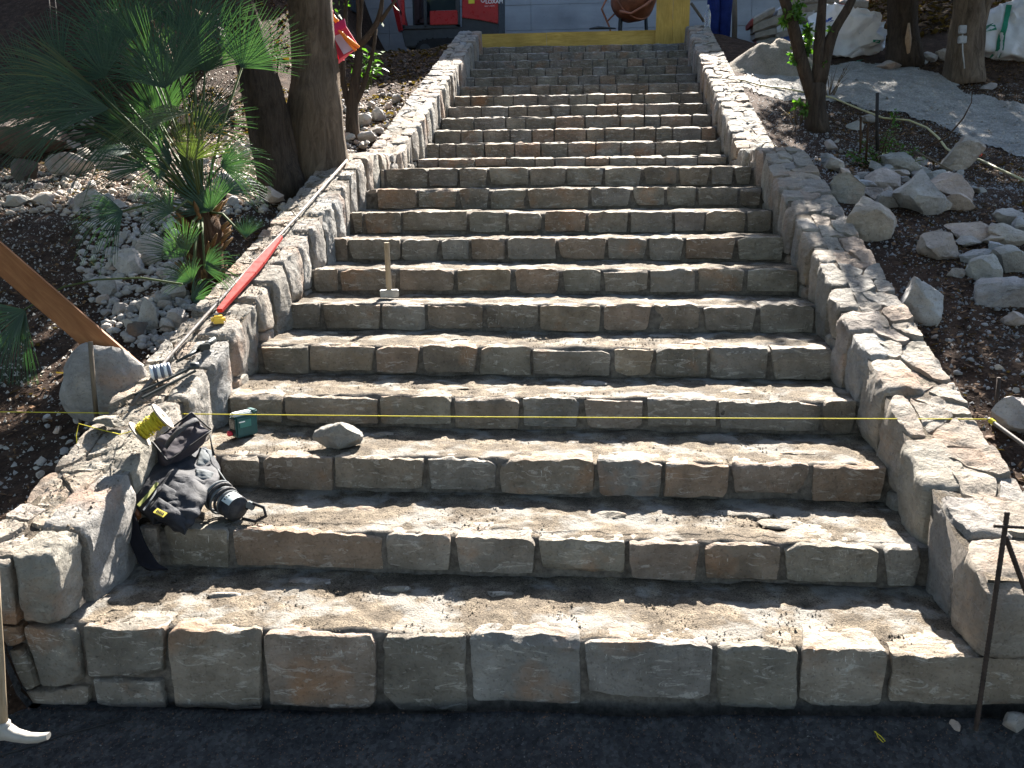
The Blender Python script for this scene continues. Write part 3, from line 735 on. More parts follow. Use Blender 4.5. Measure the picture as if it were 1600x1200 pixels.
# ------------------------------------------------------------ concrete mixer
M['orange'] = plain('worn orange paint', (.30, .11, .055), .6, .4, .1, .45, 5)
MY = 14.2
def mp_(u, v): p = aty(u, v, MY); return Vector(p)
mx = empty('concrete_mixer', (mp_(985, 60).x, MY, 3.2)); tag(mx, 'worn orange concrete mixer with tilted drum behind the yellow board', 'concrete mixer')
c = mp_(990, -2)
ax = Vector((.45, -.55, .35)).normalized()
m_ = MB(); m_.lathe(c-ax*.36, [(.0, 0), (.14, .0), (.27, .08), (.36, .26), (.37, .42), (.30, .60), (.2, .75), (.19, .75), (.29, .58), (.34, .42)], 32, ax); m_.build('drum', M['orange'], mx, smooth=True, sharp=35)
m_ = MB(); m_.lathe(c-ax*.02, [(.365, -.02), (.385, -.01), (.385, .02), (.365, .03)], 32, ax); m_.build('ring_gear', M['orange'], mx)
m_ = MB(); m_.tube([mp_(968, 22)+Vector((0, -.3, 0)), mp_(985, 27)+Vector((0, -.38, 0)), mp_(1006, 15)+Vector((0, -.4, 0)), mp_(1022, 0)+Vector((0, -.3, 0)), mp_(1026, -30)], .025); m_.build('yoke', M['orange'], mx, smooth=True)
m_ = MB(); m_.tube([mp_(966, 0), mp_(970, 24), mp_(969, 44), mp_(969, 90)], .035); m_.tube([mp_(1010, 10)+Vector((0, .35, 0)), mp_(1014, 90)+Vector((0, .45, 0))], .03); m_.tube([mp_(969, 80), mp_(1014, 85)+Vector((0, .4, 0))], .025); m_.build('stand', M['char'], mx, smooth=True)
m_ = MB(); m_.tube([mp_(948, -2), mp_(940, 14), mp_(953, 44), mp_(955, 60)], .016); m_.tube([mp_(948, 34), mp_(962, 20), mp_(962, -8)], .014); m_.tube([mp_(948, -2), mp_(962, -10)], .014); m_.build('tilting_handle', M['orange'], mx, smooth=True)
for s in (-1, 1): m_ = MB(); m_.lathe((c.x+s*.3-.02, MY+.2, 3.38), [(0, 0), (.16, 0), (.18, .02), (.18, .06), (.16, .08), (0, .08)], 20, (1, 0, 0)); m_.build('wheel', M['blk'], mx)
# dark pipe or hose end lying on the board beside the mixer
m_ = MB(); m_.tube([aty(921, 45, 12.8), aty(935, 43, 12.85), aty(962, 44.5, 12.9)], [.012, .028, .012], 8); o = recenter(m_.build('spade', M['char'], None, True)); tag(o, 'dark metal spade lying behind the yellow board under the mixer', 'spade')

# ------------------------------------------------------------ worker
M['bluecloth'] = plain('blue workwear', (.012, .025, .13), .85, .2, 0, .3, 9, .5, 25)
M['skin'] = plain('skin', (.42, .24, .16), .55, .4, 0, .06)
M['boot'] = plain('dark boots', (.05, .035, .025), .7)
M['hair'] = plain('dark hair', (.02, .015, .01), .7)
def skin(name, pts, edges, rad, mat, parent, sub=2):
    me = bpy.data.meshes.new(name); me.from_pydata(pts, edges, []); o = bpy.data.objects.new(name, me); col.objects.link(o)
    md = o.modifiers.new('s', 'SKIN'); sv = me.skin_vertices[0].data
    for i, r in enumerate(rad): sv[i].radius = (r, r) if not isinstance(r, tuple) else r; sv[i].use_root = (i == 0)
    s2 = o.modifiers.new('d', 'SUBSURF'); s2.levels = s2.render_levels = sub
    me2 = bpy.data.meshes.new_from_object(o.evaluated_get(bpy.context.evaluated_depsgraph_get()))
    bpy.data.objects.remove(o); o = bpy.data.objects.new(name, me2); col.objects.link(o); me2.materials.append(mat)
    me2.polygons.foreach_set('use_smooth', np.ones(len(me2.polygons), bool))
    keep(o, parent); return o
pw = aty(1122, 80, 12.9); wx, wy, wz = float(pw[0]), 12.9, 3.2
man = empty('person', (wx, wy, wz)); tag(man, 'person in blue work trousers standing behind the right wall end', 'person')
def W(x, y, z): return (wx+x, wy+y, wz+z)
B = [W(0, 0, .93), W(0, 0, 1.12), W(0, .02, 1.32), W(0, .01, 1.47), W(0, 0, 1.56), W(0, -.03, 1.66), W(0, -.02, 1.74),
     W(-.09, 0, .86), W(-.1, -.02, .48), W(-.1, .02, .09), W(-.1, -.14, .05), W(.09, 0, .86), W(.1, .02, .48), W(.1, .05, .09), W(.1, -.11, .05),
     W(-.19, 0, 1.42), W(-.24, -.03, 1.14), W(-.26, -.2, .95), W(-.26, -.27, .9), W(.19, 0, 1.42), W(.24, -.02, 1.14), W(.27, -.12, .92), W(.27, -.17, .86)]
skin('body', B, [(0, 1), (1, 2), (2, 3), (3, 4), (4, 5), (5, 6), (0, 7), (7, 8), (8, 9), (9, 10), (0, 11), (11, 12), (12, 13), (13, 14), (3, 15), (15, 16), (16, 17), (17, 18), (3, 19), (19, 20), (20, 21), (21, 22)],
     [.13, .12, .13, .09, .055, .085, .08, .085, .055, .04, .035, .085, .055, .04, .035, .055, .042, .03, .03, .055, .042, .03, .03], M['skin'], man)
tr_ = skin('trousers', [W(0, 0, .98), W(0, 0, .9), W(-.085, 0, .8), W(-.09, -.02, .48), W(-.09, .02, .1), W(.085, 0, .8), W(.085, .02, .48), W(.09, .05, .1)], [(0, 1), (1, 2), (2, 3), (3, 4), (1, 5), (5, 6), (6, 7)], [(.17, .13), (.17, .13), .125, .105, .10, .125, .105, .10], M['bluecloth'], man)
skin('jacket', [W(0, 0, .95), W(0, 0, 1.15), W(0, .01, 1.36), W(0, .01, 1.46), W(-.2, 0, 1.41), W(-.25, -.03, 1.13), W(-.265, -.18, .97), W(.2, 0, 1.41), W(.25, -.02, 1.13), W(.275, -.11, .95)], [(0, 1), (1, 2), (2, 3), (2, 4), (4, 5), (5, 6), (2, 7), (7, 8), (8, 9)], [(.18, .14), (.17, .13), (.17, .13), .08, .075, .06, .05, .075, .06, .05], M['bluecloth'], man)
for s, dy in ((-1, .0), (1, .03)): skin('boot', [W(s*.1, .03+dy, .06), W(s*.1, -.14+dy, .045), W(s*.1, .02+dy, .16)], [(0, 1), (0, 2)], [.06, .045, .055], M['boot'], man, 1)
m_ = MB(); m_.lathe(W(0, -.02, 1.68), [(.1, 0), (.1, .06), (.07, .11), (0, .13)], 16); m_.build('hair', M['hair'], man, smooth=True)
# bottle on the end of the right wall
g = G('clear plastic'); g.fin((.75, .82, .9), .12, None, .5); g.b.inputs['Transmission Weight'].default_value = .75; M['pet'] = g.m
M['capw'] = plain('pale cap', (.6, .62, .65), .5)
pb = aty(1105, 49, 11.95); bt = empty('water_bottle', pb); tag(bt, 'clear plastic water bottle standing on the top end of the right wall', 'bottle')
m_ = MB(); m_.lathe(pb, [(0, 0), (.042, .0), (.046, .015), (.046, .07), (.043, .08), (.046, .09), (.046, .15), (.043, .16), (.046, .17), (.046, .23), (.03, .29), (.015, .315), (.015, .34)], 20); m_.build('bottle_body', M['pet'], bt, smooth=True)
m_ = MB(); m_.lathe(Vector(pb)+Vector((0, 0, .335)), [(0.0175, 0), (.0175, .025), (0, .025)], 14, close=False); m_.build('cap', M['capw'], bt)
V, Q = rock_shape(5, 3, 8, .6, .95, .12); pb2 = aty(1096, 51, 11.9)
o = mk('glove', V*np.array([.085, .06, .032])+pb2+np.array([0, 0, .01]), Q, M['blk']); recenter(o); tag(o, 'crumpled black work glove lying beside the water bottle on the wall', 'glove')
# tool handle leaning against the formwork, shovel, pole
M['wood'] = woodm('worn tool handle', (.22, .16, .10), (.42, .33, .22), (9, 9, 1.5))
M['darkwood'] = woodm('dark handle', (.09, .07, .05), (.2, .15, .1), (9, 9, 1.5))
def rod(name, pts, r, mat, label, cat, n=8, smooth=True):
    m_ = MB(); m_.tube(pts, r, n); o = m_.build(name, mat, None, smooth); recenter(o); tag(o, label, cat); return o
rod('wooden_pole', [aty(1080, 5, 12.7), aty(1097, 29, 12.65), aty(1100, 34, 12.65)], .022, M['darkwood'], 'dark round handle slanting out from behind the yellow upright panel', 'pole')
rod('timber_pole', [aty(1147, -30, 14.4), aty(1148, 30, 14.4), aty(1147, 92, 14.4)], .045, M['darkwood'], 'upright timber pole against the concrete wall right of the blue trousers', 'pole')
sh = empty('shovel', aty(1160, 112, 11.2)); tag(sh, 'long handled black shovel leaning at the foot of the concrete wall', 'shovel')
m_ = MB(); m_.tube([aty(1130, 68, 12.2), aty(1152, 100, 11.4), aty(1158, 108, 11.25)], .017, 8); m_.build('handle', M['wood'], sh, True)
bq = aty(1162, 113, 11.2); m_ = MB(); m_.box(bq, (.26, .2, .015), Matrix.Rotation(.4, 3, 'Y'), .8); m_.build('blade', M['char'], sh, bevel=.005)
# ------------------------------------------------------------ rocks on the right bank
def rock(name, u0, u1, v0, v1, label, cat='rock', group=None, mat=None, seed=None, sub=4, flat=1., tilt=0., depth=1., cuts=16, amp=.05):
    um = (u0+u1)/2; p = on_ground(um, v1-2)
    if p is None: p = atz(um, v1, 3.)
    d = dist(p); wdt = (u1-u0)*d/FPX*(1.1 if u0 > 1250 else 1); hgt = (v1-v0)*d/FPX
    sd = seed if seed is not None else rnd.randrange(9999)
    V, Q = rock_shape(sd, sub, cuts, .42 if sd != 1206 else .66, .80 if sd != 1206 else .97, amp*.8)
    e = (V.max(0)-V.min(0))
    a = rnd.uniform(0, 6.28)
    ca, sa = math.cos(tilt), math.sin(tilt)
    V = V/e*np.array([wdt, wdt*.8*depth, max(hgt*1.08, .02)])
    if tilt: V = np.stack([V[:, 0]*ca-V[:, 2]*sa, V[:, 1], V[:, 0]*sa+V[:, 2]*ca], 1)
    V[:, 2] += hgt*.37-V[:, 2].mean(); V[:, 1] += wdt*.3
    o = mk(name, V+p, Q, mat or M['rock'], sharp=20); recenter(o); tag(o, label, cat, group); return o
RR = [
 (1471, 1534, 213, 271, 'large grey boulder beside the gravel track, highest of the right bank'),
 (1380, 1441, 237, 275, 'pale rounded rock just below the green sprouting shrub'),
 (1354, 1411, 264, 299, 'squat grey rock under the pale rounded rock below the shrub'),
 (1398, 1472, 262, 336, 'big blunt grey boulder in the middle of the right bank pile'),
 (1455, 1520, 268, 319, 'smooth rounded boulder touching the big blunt boulder on its right'),
 (1289, 1318, 244, 271, 'small pale angular rock at the left foot of the shrub'),
 (1281, 1306, 239, 263, 'small dull rock tucked behind the small pale angular rock'),
 (1289, 1309, 219, 238, 'small round stone on dark soil below the forked tree'),
 (1296, 1346, 271, 322, 'grey blue rock leaning on the outer side of the right wall'),
 (1322, 1402, 306, 378, 'large dark pitted boulder lying against the right wall'),
 (1368, 1404, 296, 330, 'medium grey rock wedged above the dark pitted boulder'),
 (1469, 1522, 302, 336, 'low grey rock right of the big blunt boulder on red litter'),
 (1441, 1502, 361, 410, 'round grey rock with rusty right flank lying on dark soil'),
 (1486, 1554, 346, 384, 'pale sunlit wedge rock resting behind the round grey rock'),
 (1560, 1612, 322, 362, 'broad pale rock at the right edge under the yellow hose'),
 (1546, 1602, 349, 389, 'pale rock with a rounded back at the right edge'),
 (1503, 1552, 389, 421, 'brownish flat topped rock right of the round grey rock'),
 (1515, 1563, 391, 449, 'upright grey rock leaning at the centre of the right edge pile'),
 (1551, 1616, 382, 432, 'heavy grey pink boulder at the right edge'),
 (1527, 1620, 425, 489, 'large pale slab boulder with a brown underside at the right edge'),
 (1408, 1479, 436, 512, 'tall tilted blue grey slab lying against the right wall'),
 (1482, 1511, 419, 437, 'thin pale flake of stone lying on leaf litter'),
 (1567, 1608, 486, 517, 'small dull grey boulder half buried at the right edge'),
 (1336, 1368, 280, 300, 'small pale flat stone before the wall side rocks'),
 (1440, 1462, 262, 282, 'small white stone squeezed between the two largest pile boulders'),
 (1430, 1447, 245, 262, 'small grey cobble by the thin branch'),
 (1310, 1330, 262, 280, 'little grey stone beside the wall top'),
 (1345, 1372, 176, 195, 'flat pale rock between the track and the black stake'),
 (1325, 1350, 190, 206, 'brown grey rock left of the black stake'),
 (1372, 1408, 92, 112, 'pale grey rock at the foot of the crumpled white sack'),
 (1445, 1470, 80, 100, 'dark grey rock between the two big trunks'),
 (1464, 1488, 74, 98, 'blunt grey rock beside the right trunk base'),
 (1420, 1446, 93, 106, 'low pale rock by the left trunk base'),
 (1535, 1560, 130, 144, 'pale flat rock on the dark slope right of the trunk'),
]
for i, r in enumerate(RR):
    rock('rock', *r[:4], r[4], seed=100+i, tilt={9: -.5, 20: -.75, 17: .5}.get(i, rnd.uniform(-.15, .15)), amp=.07)
rock('stone_slab', 1556, 1640, 628, 684, 'flat grey stone slab tilted on the soil behind the rebar pin', 'slab', seed=77, flat=.3, tilt=-.3)
rock('white_pebble', 1482, 1507, 1129, 1150, 'small white stone on the dark ground by the rebar foot', 'stone', seed=78, mat=M['rubble'], sub=3)
rock('stone', 1572, 1612, 1118, 1152, 'grey stone at the bottom right corner of the ground', 'stone', seed=79, sub=3)
rock('white_pebble', 1556, 1568, 571, 582, 'tiny white stone on black soil above the tall stake', 'stone', seed=80, mat=M['rubble'], sub=2)
# left bank boulders
LR = [
 (58, 137, 232, 278, 'pale oval boulder lying on the left bank below the palm', 'rock', 1),
 (-14, 90, 155, 218, 'dark grey boulder at the left edge on top of a red one', 'darkrock', 2),
 (-20, 92, 186, 250, 'dark reddish boulder at the left edge', 'darkrock', 3),
 (138, 196, 230, 268, 'brown grey boulder right of the pale oval boulder', 'rock', 4),
 (168, 216, 250, 280, 'white broken rock under the small drooping frond', 'rubble', 5),
 (84, 222, 528, 668, 'large grey boulder half hidden behind the lower left wall', 'rock', 6),
 (172, 226, 386, 432, 'big pale rubble rock on top of the white heap', 'rubble', 7),
 (196, 262, 362, 408, 'rounded pale rock by the palm foot', 'rubble', 8),
 (18, 60, 246, 286, 'dull dark rock below the pale oval boulder', 'darkrock', 9),
 (206, 246, 468, 522, 'tall wedge of pale rock at the wall side of the heap', 'rubble', 10),
 (190, 226, 500, 536, 'brown rock at the bottom of the white heap', 'darkrock', 11),
 (150, 186, 430, 470, 'blue grey rock at the left of the white heap', 'rock', 12),
 (244, 288, 440, 474, 'pale rock half under the dark palm leaves', 'rubble', 13),
 (262, 292, 478, 520, 'upright pale rock leaning against the left wall', 'rubble', 14),
 (116, 170, 296, 330, 'jagged pale rock at the upper left of the bank', 'rubble', 15),
 (40, 80, 300, 322, 'low pale rock left of the jagged pale rock', 'rubble', 16),
 (0, 40, 302, 326, 'pale jagged rock at the left edge of the bank', 'rubble', 17),
 (580, 602, 168, 192, 'rust coloured rock beside the slender tree', 'rock', 18),
 (552, 578, 178, 200, 'pale rock at the foot of the slender tree', 'rubble', 19),
 (560, 590, 205, 226, 'tan rock against the upper left wall', 'rubble', 20),
 (330, 362, 160, 186, 'red brown rock beside the leaning trunk', 'darkrock', 21),
 (120, 172, 40, 90, 'dark rounded boulder behind the large palm', 'darkrock', 22),
]
for r in LR: rock('rock', *r[:4], r[4], seed=(300+r[6] if r[6] != 6 else 1206), mat=M[r[5]], amp=.07, tilt=rnd.uniform(-.2, .2) if r[6] != 6 else .05)
# dark rock face behind the palms
for i, (x, y, z, sx, sy, sz, l) in enumerate(((-7.2, 12.5, 4.2, 3.2, 2.0, 2.6, 'dark rock face rising behind the palms at the far left'), (-6.4, 13.5, 4.4, 1.9, 1.6, 2.3, 'dark rock face behind the large palm, right of the iron lattice'), (-5.2, 9.2, 2.9, 1.1, .9, .8, 'dark rock outcrop behind the left palm leaves'), (8.5, 16.5, 5.2, 4.0, 2.0, 2.6, 'red brown earth outcrop behind the two right trunks'))):
    V, Q = rock_shape(500+i, 4, 22, .55, .92, .12, (sx, sy, sz)); o = mk('cliff', V+np.array([x, y, z]), Q, M['darkrock'] if i < 3 else M['redsoil'], sharp=28); recenter(o); tag(o, l, 'cliff')
# rubble: heaps of separate broken stones, shared shapes
RM = []
for k in range(12):
    V, Q = rock_shape(700+k, 2, 12, .45, .9, .09, (1, rnd.uniform(.7, 1), rnd.uniform(.55, .85))); me_o = mk('rubble_stone', V, Q, M['rubble'], sharp=24); RM.append(me_o.data); bpy.data.objects.remove(me_o)
RM2 = []
for k in range(6):
    me = RM[k].copy(); me.materials.clear(); me.materials.append(M['rock']); RM2.append(me)
def scatter(poly, n, s0, s1, label, group, name='rubble_stone', pool=None, pile=.0, cat='rubble stone'):
    f = poly_mask(poly); us = [p[0] for p in poly]; vs = [p[1] for p in poly]; c = 0; tries = 0
    while c < n and tries < n*30:
        tries += 1
        u, v = rnd.uniform(min(us), max(us)), rnd.uniform(min(vs), max(vs))
        if not f(np.array([u]), np.array([v]))[0]: continue
        p = on_ground(u, v)
        if p is None or abs(p[0]) < 1.89: continue
        s = s0*(s1/s0)**(rnd.random()**1.8)
        o = bpy.data.objects.new(name, rnd.choice(pool or RM)); col.objects.link(o)
        o.location = (p[0], p[1], p[2]+s*.35+rnd.random()*pile); o.rotation_euler = (rnd.uniform(-.5, .5), rnd.uniform(-.5, .5), rnd.uniform(0, 6.3))
        o.scale = (s, s*rnd.uniform(.8, 1.1), s*rnd.uniform(.8, 1.1)); tag(o, label, cat, group); c += 1
    return c
scatter([(150, 390), (230, 330), (300, 330), (300, 430), (150, 430)], 34, .04, .085, 'white broken limestone in the upper half of the heap below the palm', 'white rubble, upper half of the heap')
scatter([(150, 430), (300, 430), (270, 540), (180, 500), (140, 450)], 34, .035, .08, 'white broken limestone in the lower half of the heap by the left wall', 'white rubble, lower half of the heap')
scatter([(60, 290), (160, 268), (250, 262), (250, 330), (170, 345), (60, 325)], 44, .035, .09, 'broken pale limestone scattered on the upper left bank under the palm leaves', 'rubble on the upper left bank')
scatter([(330, 230), (400, 215), (445, 300), (430, 330), (330, 340)], 48, .04, .10, 'grey broken rock piled between the palm and the leaning trunk', 'rubble beside the leaning trunk', pile=.05)
scatter([(540, 150), (600, 145), (640, 160), (590, 235), (530, 235)], 36, .035, .09, 'tan broken stone lying round the foot of the slender tree', 'rubble round the slender tree', pile=.04)
scatter([(30, 640), (170, 640), (170, 700), (60, 760), (30, 700)], 30, .016, .034, 'small grey stone on the soil beside the lower left wall', 'small stones beside the lower left wall', cat='small stone')
scatter([(1280, 170), (1340, 180), (1360, 260), (1300, 280), (1270, 220)], 26, .018, .038, 'small grey stone scattered under the forked tree', 'small stones under the forked tree', pool=RM2, cat='small stone')
RM3 = []
for k in range(8):
    V, Q = rock_shape(760+k, 3, 10, .38, .72, .06, (1, rnd.uniform(.7, 1), rnd.uniform(.6, .85))); me_o = mk('angular_rock', V, Q, M['rock'], sharp=20); RM3.append(me_o.data); bpy.data.objects.remove(me_o)
scatter([(1290, 268), (1360, 262), (1530, 262), (1540, 330), (1480, 345), (1340, 330)], 26, .05, .13, 'angular grey rock filling the gaps of the right bank boulder pile', 'angular rocks in the right boulder pile', name='rock', pool=RM3, cat='rock')
scatter([(1480, 380), (1620, 320), (1640, 480), (1540, 470)], 14, .05, .12, 'angular grey rock among the boulders at the right edge', 'angular rocks at the right edge', name='rock', pool=RM3, cat='rock')
scatter([(100, 170), (330, 180), (340, 260), (120, 270)], 22, .06, .17, 'large angular pale rock behind the palm on the upper left bank', 'angular rocks behind the palm', name='rock', pool=RM3, cat='rock')
scatter([(1450, 520), (1600, 500), (1600, 640), (1560, 640)], 16, .012, .026, 'small stone on the black soil at the right edge', 'small stones on the black soil', pool=RM2, cat='small stone')
def rubble_stuff(name, poly, n, s0, s1, label, mat):
    f = poly_mask(poly); us = [p[0] for p in poly]; vs = [p[1] for p in poly]; VV = []; FF = []; b = 0; shp = [rock_shape(900+k, 1, 9, .5, .9, .08) for k in range(8)]
    while n:
        u, v = rnd.uniform(min(us), max(us)), rnd.uniform(min(vs), max(vs)); n -= 1
        if not f(np.array([u]), np.array([v]))[0]: continue
        p = on_ground(u, v)
        if p is None or abs(p[0]) < 1.87: continue
        V, Q = shp[rnd.randrange(8)]; s = s0*(s1/s0)**(rnd.random()**1.5); a = rnd.uniform(0, 6.3); c_, s_ = math.cos(a), math.sin(a)
        V = np.stack([V[:, 0]*c_-V[:, 1]*s_, V[:, 0]*s_+V[:, 1]*c_, V[:, 2]*.7], 1)*s+p+np.array([0, 0, s*.3]); VV.append(V); FF.append(Q+b); b += len(V)
    o = mk(name, np.concatenate(VV), np.concatenate(FF), mat, smooth=False); tag(o, label, kind='stuff')
rubble_stuff('rubble', [(120, 360), (230, 300), (310, 320), (320, 460), (250, 560), (170, 520), (130, 450)], 1500, .012, .045, 'small white rubble filling the heap below the palm', M['rubble'])
rubble_stuff('rubble', [(-20, 270), (160, 250), (300, 240), (440, 200), (450, 330), (250, 345), (-20, 335)], 1900, .012, .045, 'small pale rubble on the upper left bank', M['rubble'])
rubble_stuff('soil_clods', [(560, 90), (650, 95), (700, 110), (640, 190), (600, 150), (570, 120)], 900, .008, .045, 'dark clods and chips on the dirt bank behind the upper left wall', M['darkrock'])
rubble_stuff('rubble', [(520, 140), (600, 140), (660, 170), (590, 240), (520, 240)], 500, .015, .05, 'small tan rubble behind the landing wall', M['rubble'])
rubble_stuff('rubble', [(1200, 170), (1345, 170), (1430, 260), (1600, 300), (1600, 660), (1500, 620), (1400, 460), (1290, 270)], 900, .006, .022, 'small stones strewn over the right bank', M['rock'])
# loose stone on the third tread and flat stone on the wall
def stone_at(p, size, name, label, seed, mat=None, cuts=14, rot=0.):
    V, Q = rock_shape(seed, 4, cuts, .5, .88, .06); e = V.max(0)-V.min(0); V = V/e*np.array(size); V[:, 2] -= V[:, 2].min()
    c, s = math.cos(rot), math.sin(rot); V = np.stack([V[:, 0]*c-V[:, 1]*s, V[:, 0]*s+V[:, 1]*c, V[:, 2]], 1)
    o = mk(name, V+np.array(p), Q, mat or M['wall'], sharp=26); recenter(o); return tag(o, label, 'stone')
p = atz(526, 699, .298); stone_at((p[0], p[1]+.02, .290), (.235, .15, .125), 'loose_stone', 'rough tan stone block lying loose on the third tread', 912)
p = wtop(174, 668); stone_at((p[0], p[1], wall_top_z(p[0], p[1])-.01), (.14, .09, .05), 'flat_stone', 'flat tan stone lying loose on the left wall beside the string reel', 913)

# ------------------------------------------------------------ stuff: litter, gravel, chips
def scatter_mesh(name, n, region, size, mat, label, zoff=.0, quad=False, cond=None, zf=None):
    rs = np.random.RandomState(len(name)+n)
    x = rs.uniform(region[0], region[1], n); y = rs.uniform(region[2], region[3], n)
    if cond is not None: k = cond(x, y); x, y = x[k], y[k]; n = len(x)
    z = (zf or ground_z)(x, y); s = size[0]*(size[1]/size[0])**(rs.rand(n)**2)
    if quad:
        base = np.array([[-1, -.5, 0], [1, -.5, 0], [1, .5, 0], [-1, .5, 0]], float); F0 = np.array([[0, 1, 2, 3]])
    else:
        base = np.array([[-1, -.7, -.5], [1, -.8, -.5], [.1, 1, -.5], [-.1, .1, .8]], float); F0 = np.array([[0, 1, 3], [1, 2, 3], [2, 0, 3]])
    q = rs.normal(size=(n, 4)); 
    if quad: q[:, 0] += 2.; 
    th = rs.uniform(0, 6.283, n); tx = rs.normal(0, .35 if quad else .3, n); ty = rs.normal(0, .35 if quad else .3, n)
    P = base[None]*s[:, None, None]*np.stack([rs.uniform(.7, 1.2, n), rs.uniform(.6, 1.1, n), rs.uniform(.6, 1.2, n)], 1)[:, None]
    Pz_ = P[..., 2]+P[..., 0]*tx[:, None]+P[..., 1]*ty[:, None]
    c, s_ = np.cos(th)[:, None], np.sin(th)[:, None]
    X = P[..., 0]*c-P[..., 1]*s_+x[:, None]; Y = P[..., 0]*s_+P[..., 1]*c+y[:, None]; Z = Pz_+z[:, None]+zoff+(s*.35)[:, None]
    V = np.stack([X, Y, Z], -1).reshape(-1, 3); F = (F0[None]+(np.arange(n)*len(base))[:, None, None]).reshape(-1, F0.shape[1])
    o = mk(name, V, F, mat, smooth=False); return tag(o, label, kind='stuff')
nr = lambda t: lambda x, y: fb1(x*.8, y*.8, 61, 3) > t
scatter_mesh('leaf_litter', 26000, (1.82, 5.5, .3, 10), (.007, .02), M['litter'], 'brown leaf litter lying on the right bank', .004, True, lambda x, y: (fb1(x*1.1, y*1.1, 61, 3) > -.15) & ~pm(x, y))
scatter_mesh('leaf_litter', 22000, (-6, -1.82, .3, 10), (.007, .022), M['litter'], 'brown leaf litter lying on the left bank', .004, True, nr(-.1))
scatter_mesh('leaf_litter', 5000, (-4.5, -1.95, 7, 12), (.012, .04), M['litter'], 'dry brown leaves on the dirt bank behind the upper left wall', .008, True, nr(-.3))
scatter_mesh('leaf_litter', 16000, (3.2, 9, 11, 17), (.02, .06), M['litter'], 'brown leaf litter lying on the red slope', .01, True)
scatter_mesh('soil_grit', 30000, (1.82, 5.0, -.0, 9), (.003, .014), M['rock'], 'grit and chips on the right bank soil')
scatter_mesh('soil_grit', 24000, (-5, -1.82, -.0, 9), (.003, .016), M['rubble'], 'pale grit and chips on the left bank soil')
scatter_mesh('track_gravel', 14000, (1.8, 8, 4, 13.5), (.005, .022), M['rubble'], 'loose gravel on the pale track', .012, False, pm)
scatter_mesh('cement_grit', 22000, (-1.9, 2.0, -1.1, -.03), (.0012, .0045), M['darkrock'], 'fine dark grit on the ground before the stairs')
def tread_z_v(x, y):
    z = ground_z(x, y)
    for k in range(1, 12): z = np.where(y >= step_y(k), step_z(k)-.008, z)
    return z
scatter_mesh('tread_chips', 26000, (-1.46, 1.46, .03, 2.5), (.0014, .0075), M['mortar'], 'sand grains and stone chips lying on the lower treads', .001, False, lambda x, y: (fb1(x*2.5, y*5, 71, 3) > -.2) & (((y % .5) > .04)), tread_z_v)
scatter_mesh('coping_chips', 2500, (-1.8, -1.52, .1, 4.5), (.002, .008), M['mortar'], 'dry sand and chips lying on the left wall coping', .006, False, None, lambda x, y: Pz(y))
# ------------------------------------------------------------ trees
def limb_mesh(paths, seed, n=14, lump=.12, freq=5.):
    """paths: list of (points, radii); rough barked tubes"""
    VV = []; FF = []; b = 0
    for pts, rr in paths:
        P = [Vector(p) for p in pts]
        # smooth resample
        L = [0]
        for i in range(1, len(P)): L.append(L[-1]+(P[i]-P[i-1]).length)
        k = max(4, int(L[-1]/.09)) if L[-1] < 4 else max(8, int(L[-1]/.12))
        t = np.linspace(0, L[-1], k); A = np.array([p[:] for p in P])
        C_ = np.stack([np.interp(t, L, A[:, i]) for i in range(3)], 1); 
        for _ in range(2): C_[1:-1] = (C_[:-2]+2*C_[1:-1]+C_[2:])/4
        r = np.interp(t, L, rr)
        nn = n if max(rr) > .05 else 7
        m_ = MB(); m_.tube([Vector(c) for c in C_], list(r), nn); V = np.array(m_.v)
        ctr = np.repeat(C_, nn, 0); dirv = V-ctr; rl = np.repeat(r, nn)
        d = fbm(V*np.array([freq*2.5, freq*2.5, freq*.35]), seed, 3)+.6*fbm(V*freq*.6, seed+3, 2)
        V = V+dirv*(d*lump)[:, None]
        VV.append(V); FF += [tuple(i+b for i in f) for f in m_.f]; b += len(V)
    return np.concatenate(VV), FF
def leaf_cloud(blobs, n, size, seed, long=2.0, elong=0., clump=.35):
    """blobs: (centre, radii); leaves cluster on twigs through the crown volume"""
    rs = np.random.RandomState(seed); w_ = np.array([b[1][0]*b[1][1]*b[1][2] for b in blobs]); w_ /= w_.sum(); P = []
    for (c, r), q in zip(blobs, w_):
        m = max(1, int(n*q)); nc = max(3, int(m/26)); cc = rs.normal(size=(nc, 3)); cc /= np.linalg.norm(cc, axis=1)[:, None]; cc *= (rs.rand(nc)**.5)[:, None]
        i = rs.randint(0, nc, m); p = cc[i]*np.array(r)+rs.normal(size=(m, 3))*clump*min(r)*.45+np.array(c); P.append(p)
    P = np.concatenate(P); n = len(P)
    a = rs.normal(size=(n, 3)); a[:, 2] -= .3; a /= np.linalg.norm(a, axis=1)[:, None]
    b = np.cross(a, rs.normal(size=(n, 3))); b /= np.linalg.norm(b, axis=1)[:, None]
    s = size*rs.uniform(.6, 1.25, n)[:, None]; nrm = np.cross(a, b)
    V = np.stack([P, P+a*s*long*.5+b*s*.5+nrm*s*.12, P+a*s*long, P+a*s*long*.5-b*s*.5+nrm*s*.12], 1).reshape(-1, 3)
    return V, np.arange(n*4).reshape(-1, 4)
def gr(u, v, dx=0, dy=0):
    p = on_ground(u, v); return Vector((float(p[0])+dx, float(p[1])+dy, gz(p[0]+dx, p[1]+dy)-.05))
def tree(name, label, cat, base, paths, mat, blobs, nleaf, lsize, leafmat, seed, group=None, n=16, lump=.12):
    root = empty(name, base); tag(root, label, cat, group)
    V, F = limb_mesh(paths, seed, n, lump); keep(mk('trunk', V, F, mat), root)
    if nleaf:
        V, F = leaf_cloud(blobs, nleaf, lsize, seed); keep(mk('crown', V, F, leafmat, smooth=False), root)
    return root
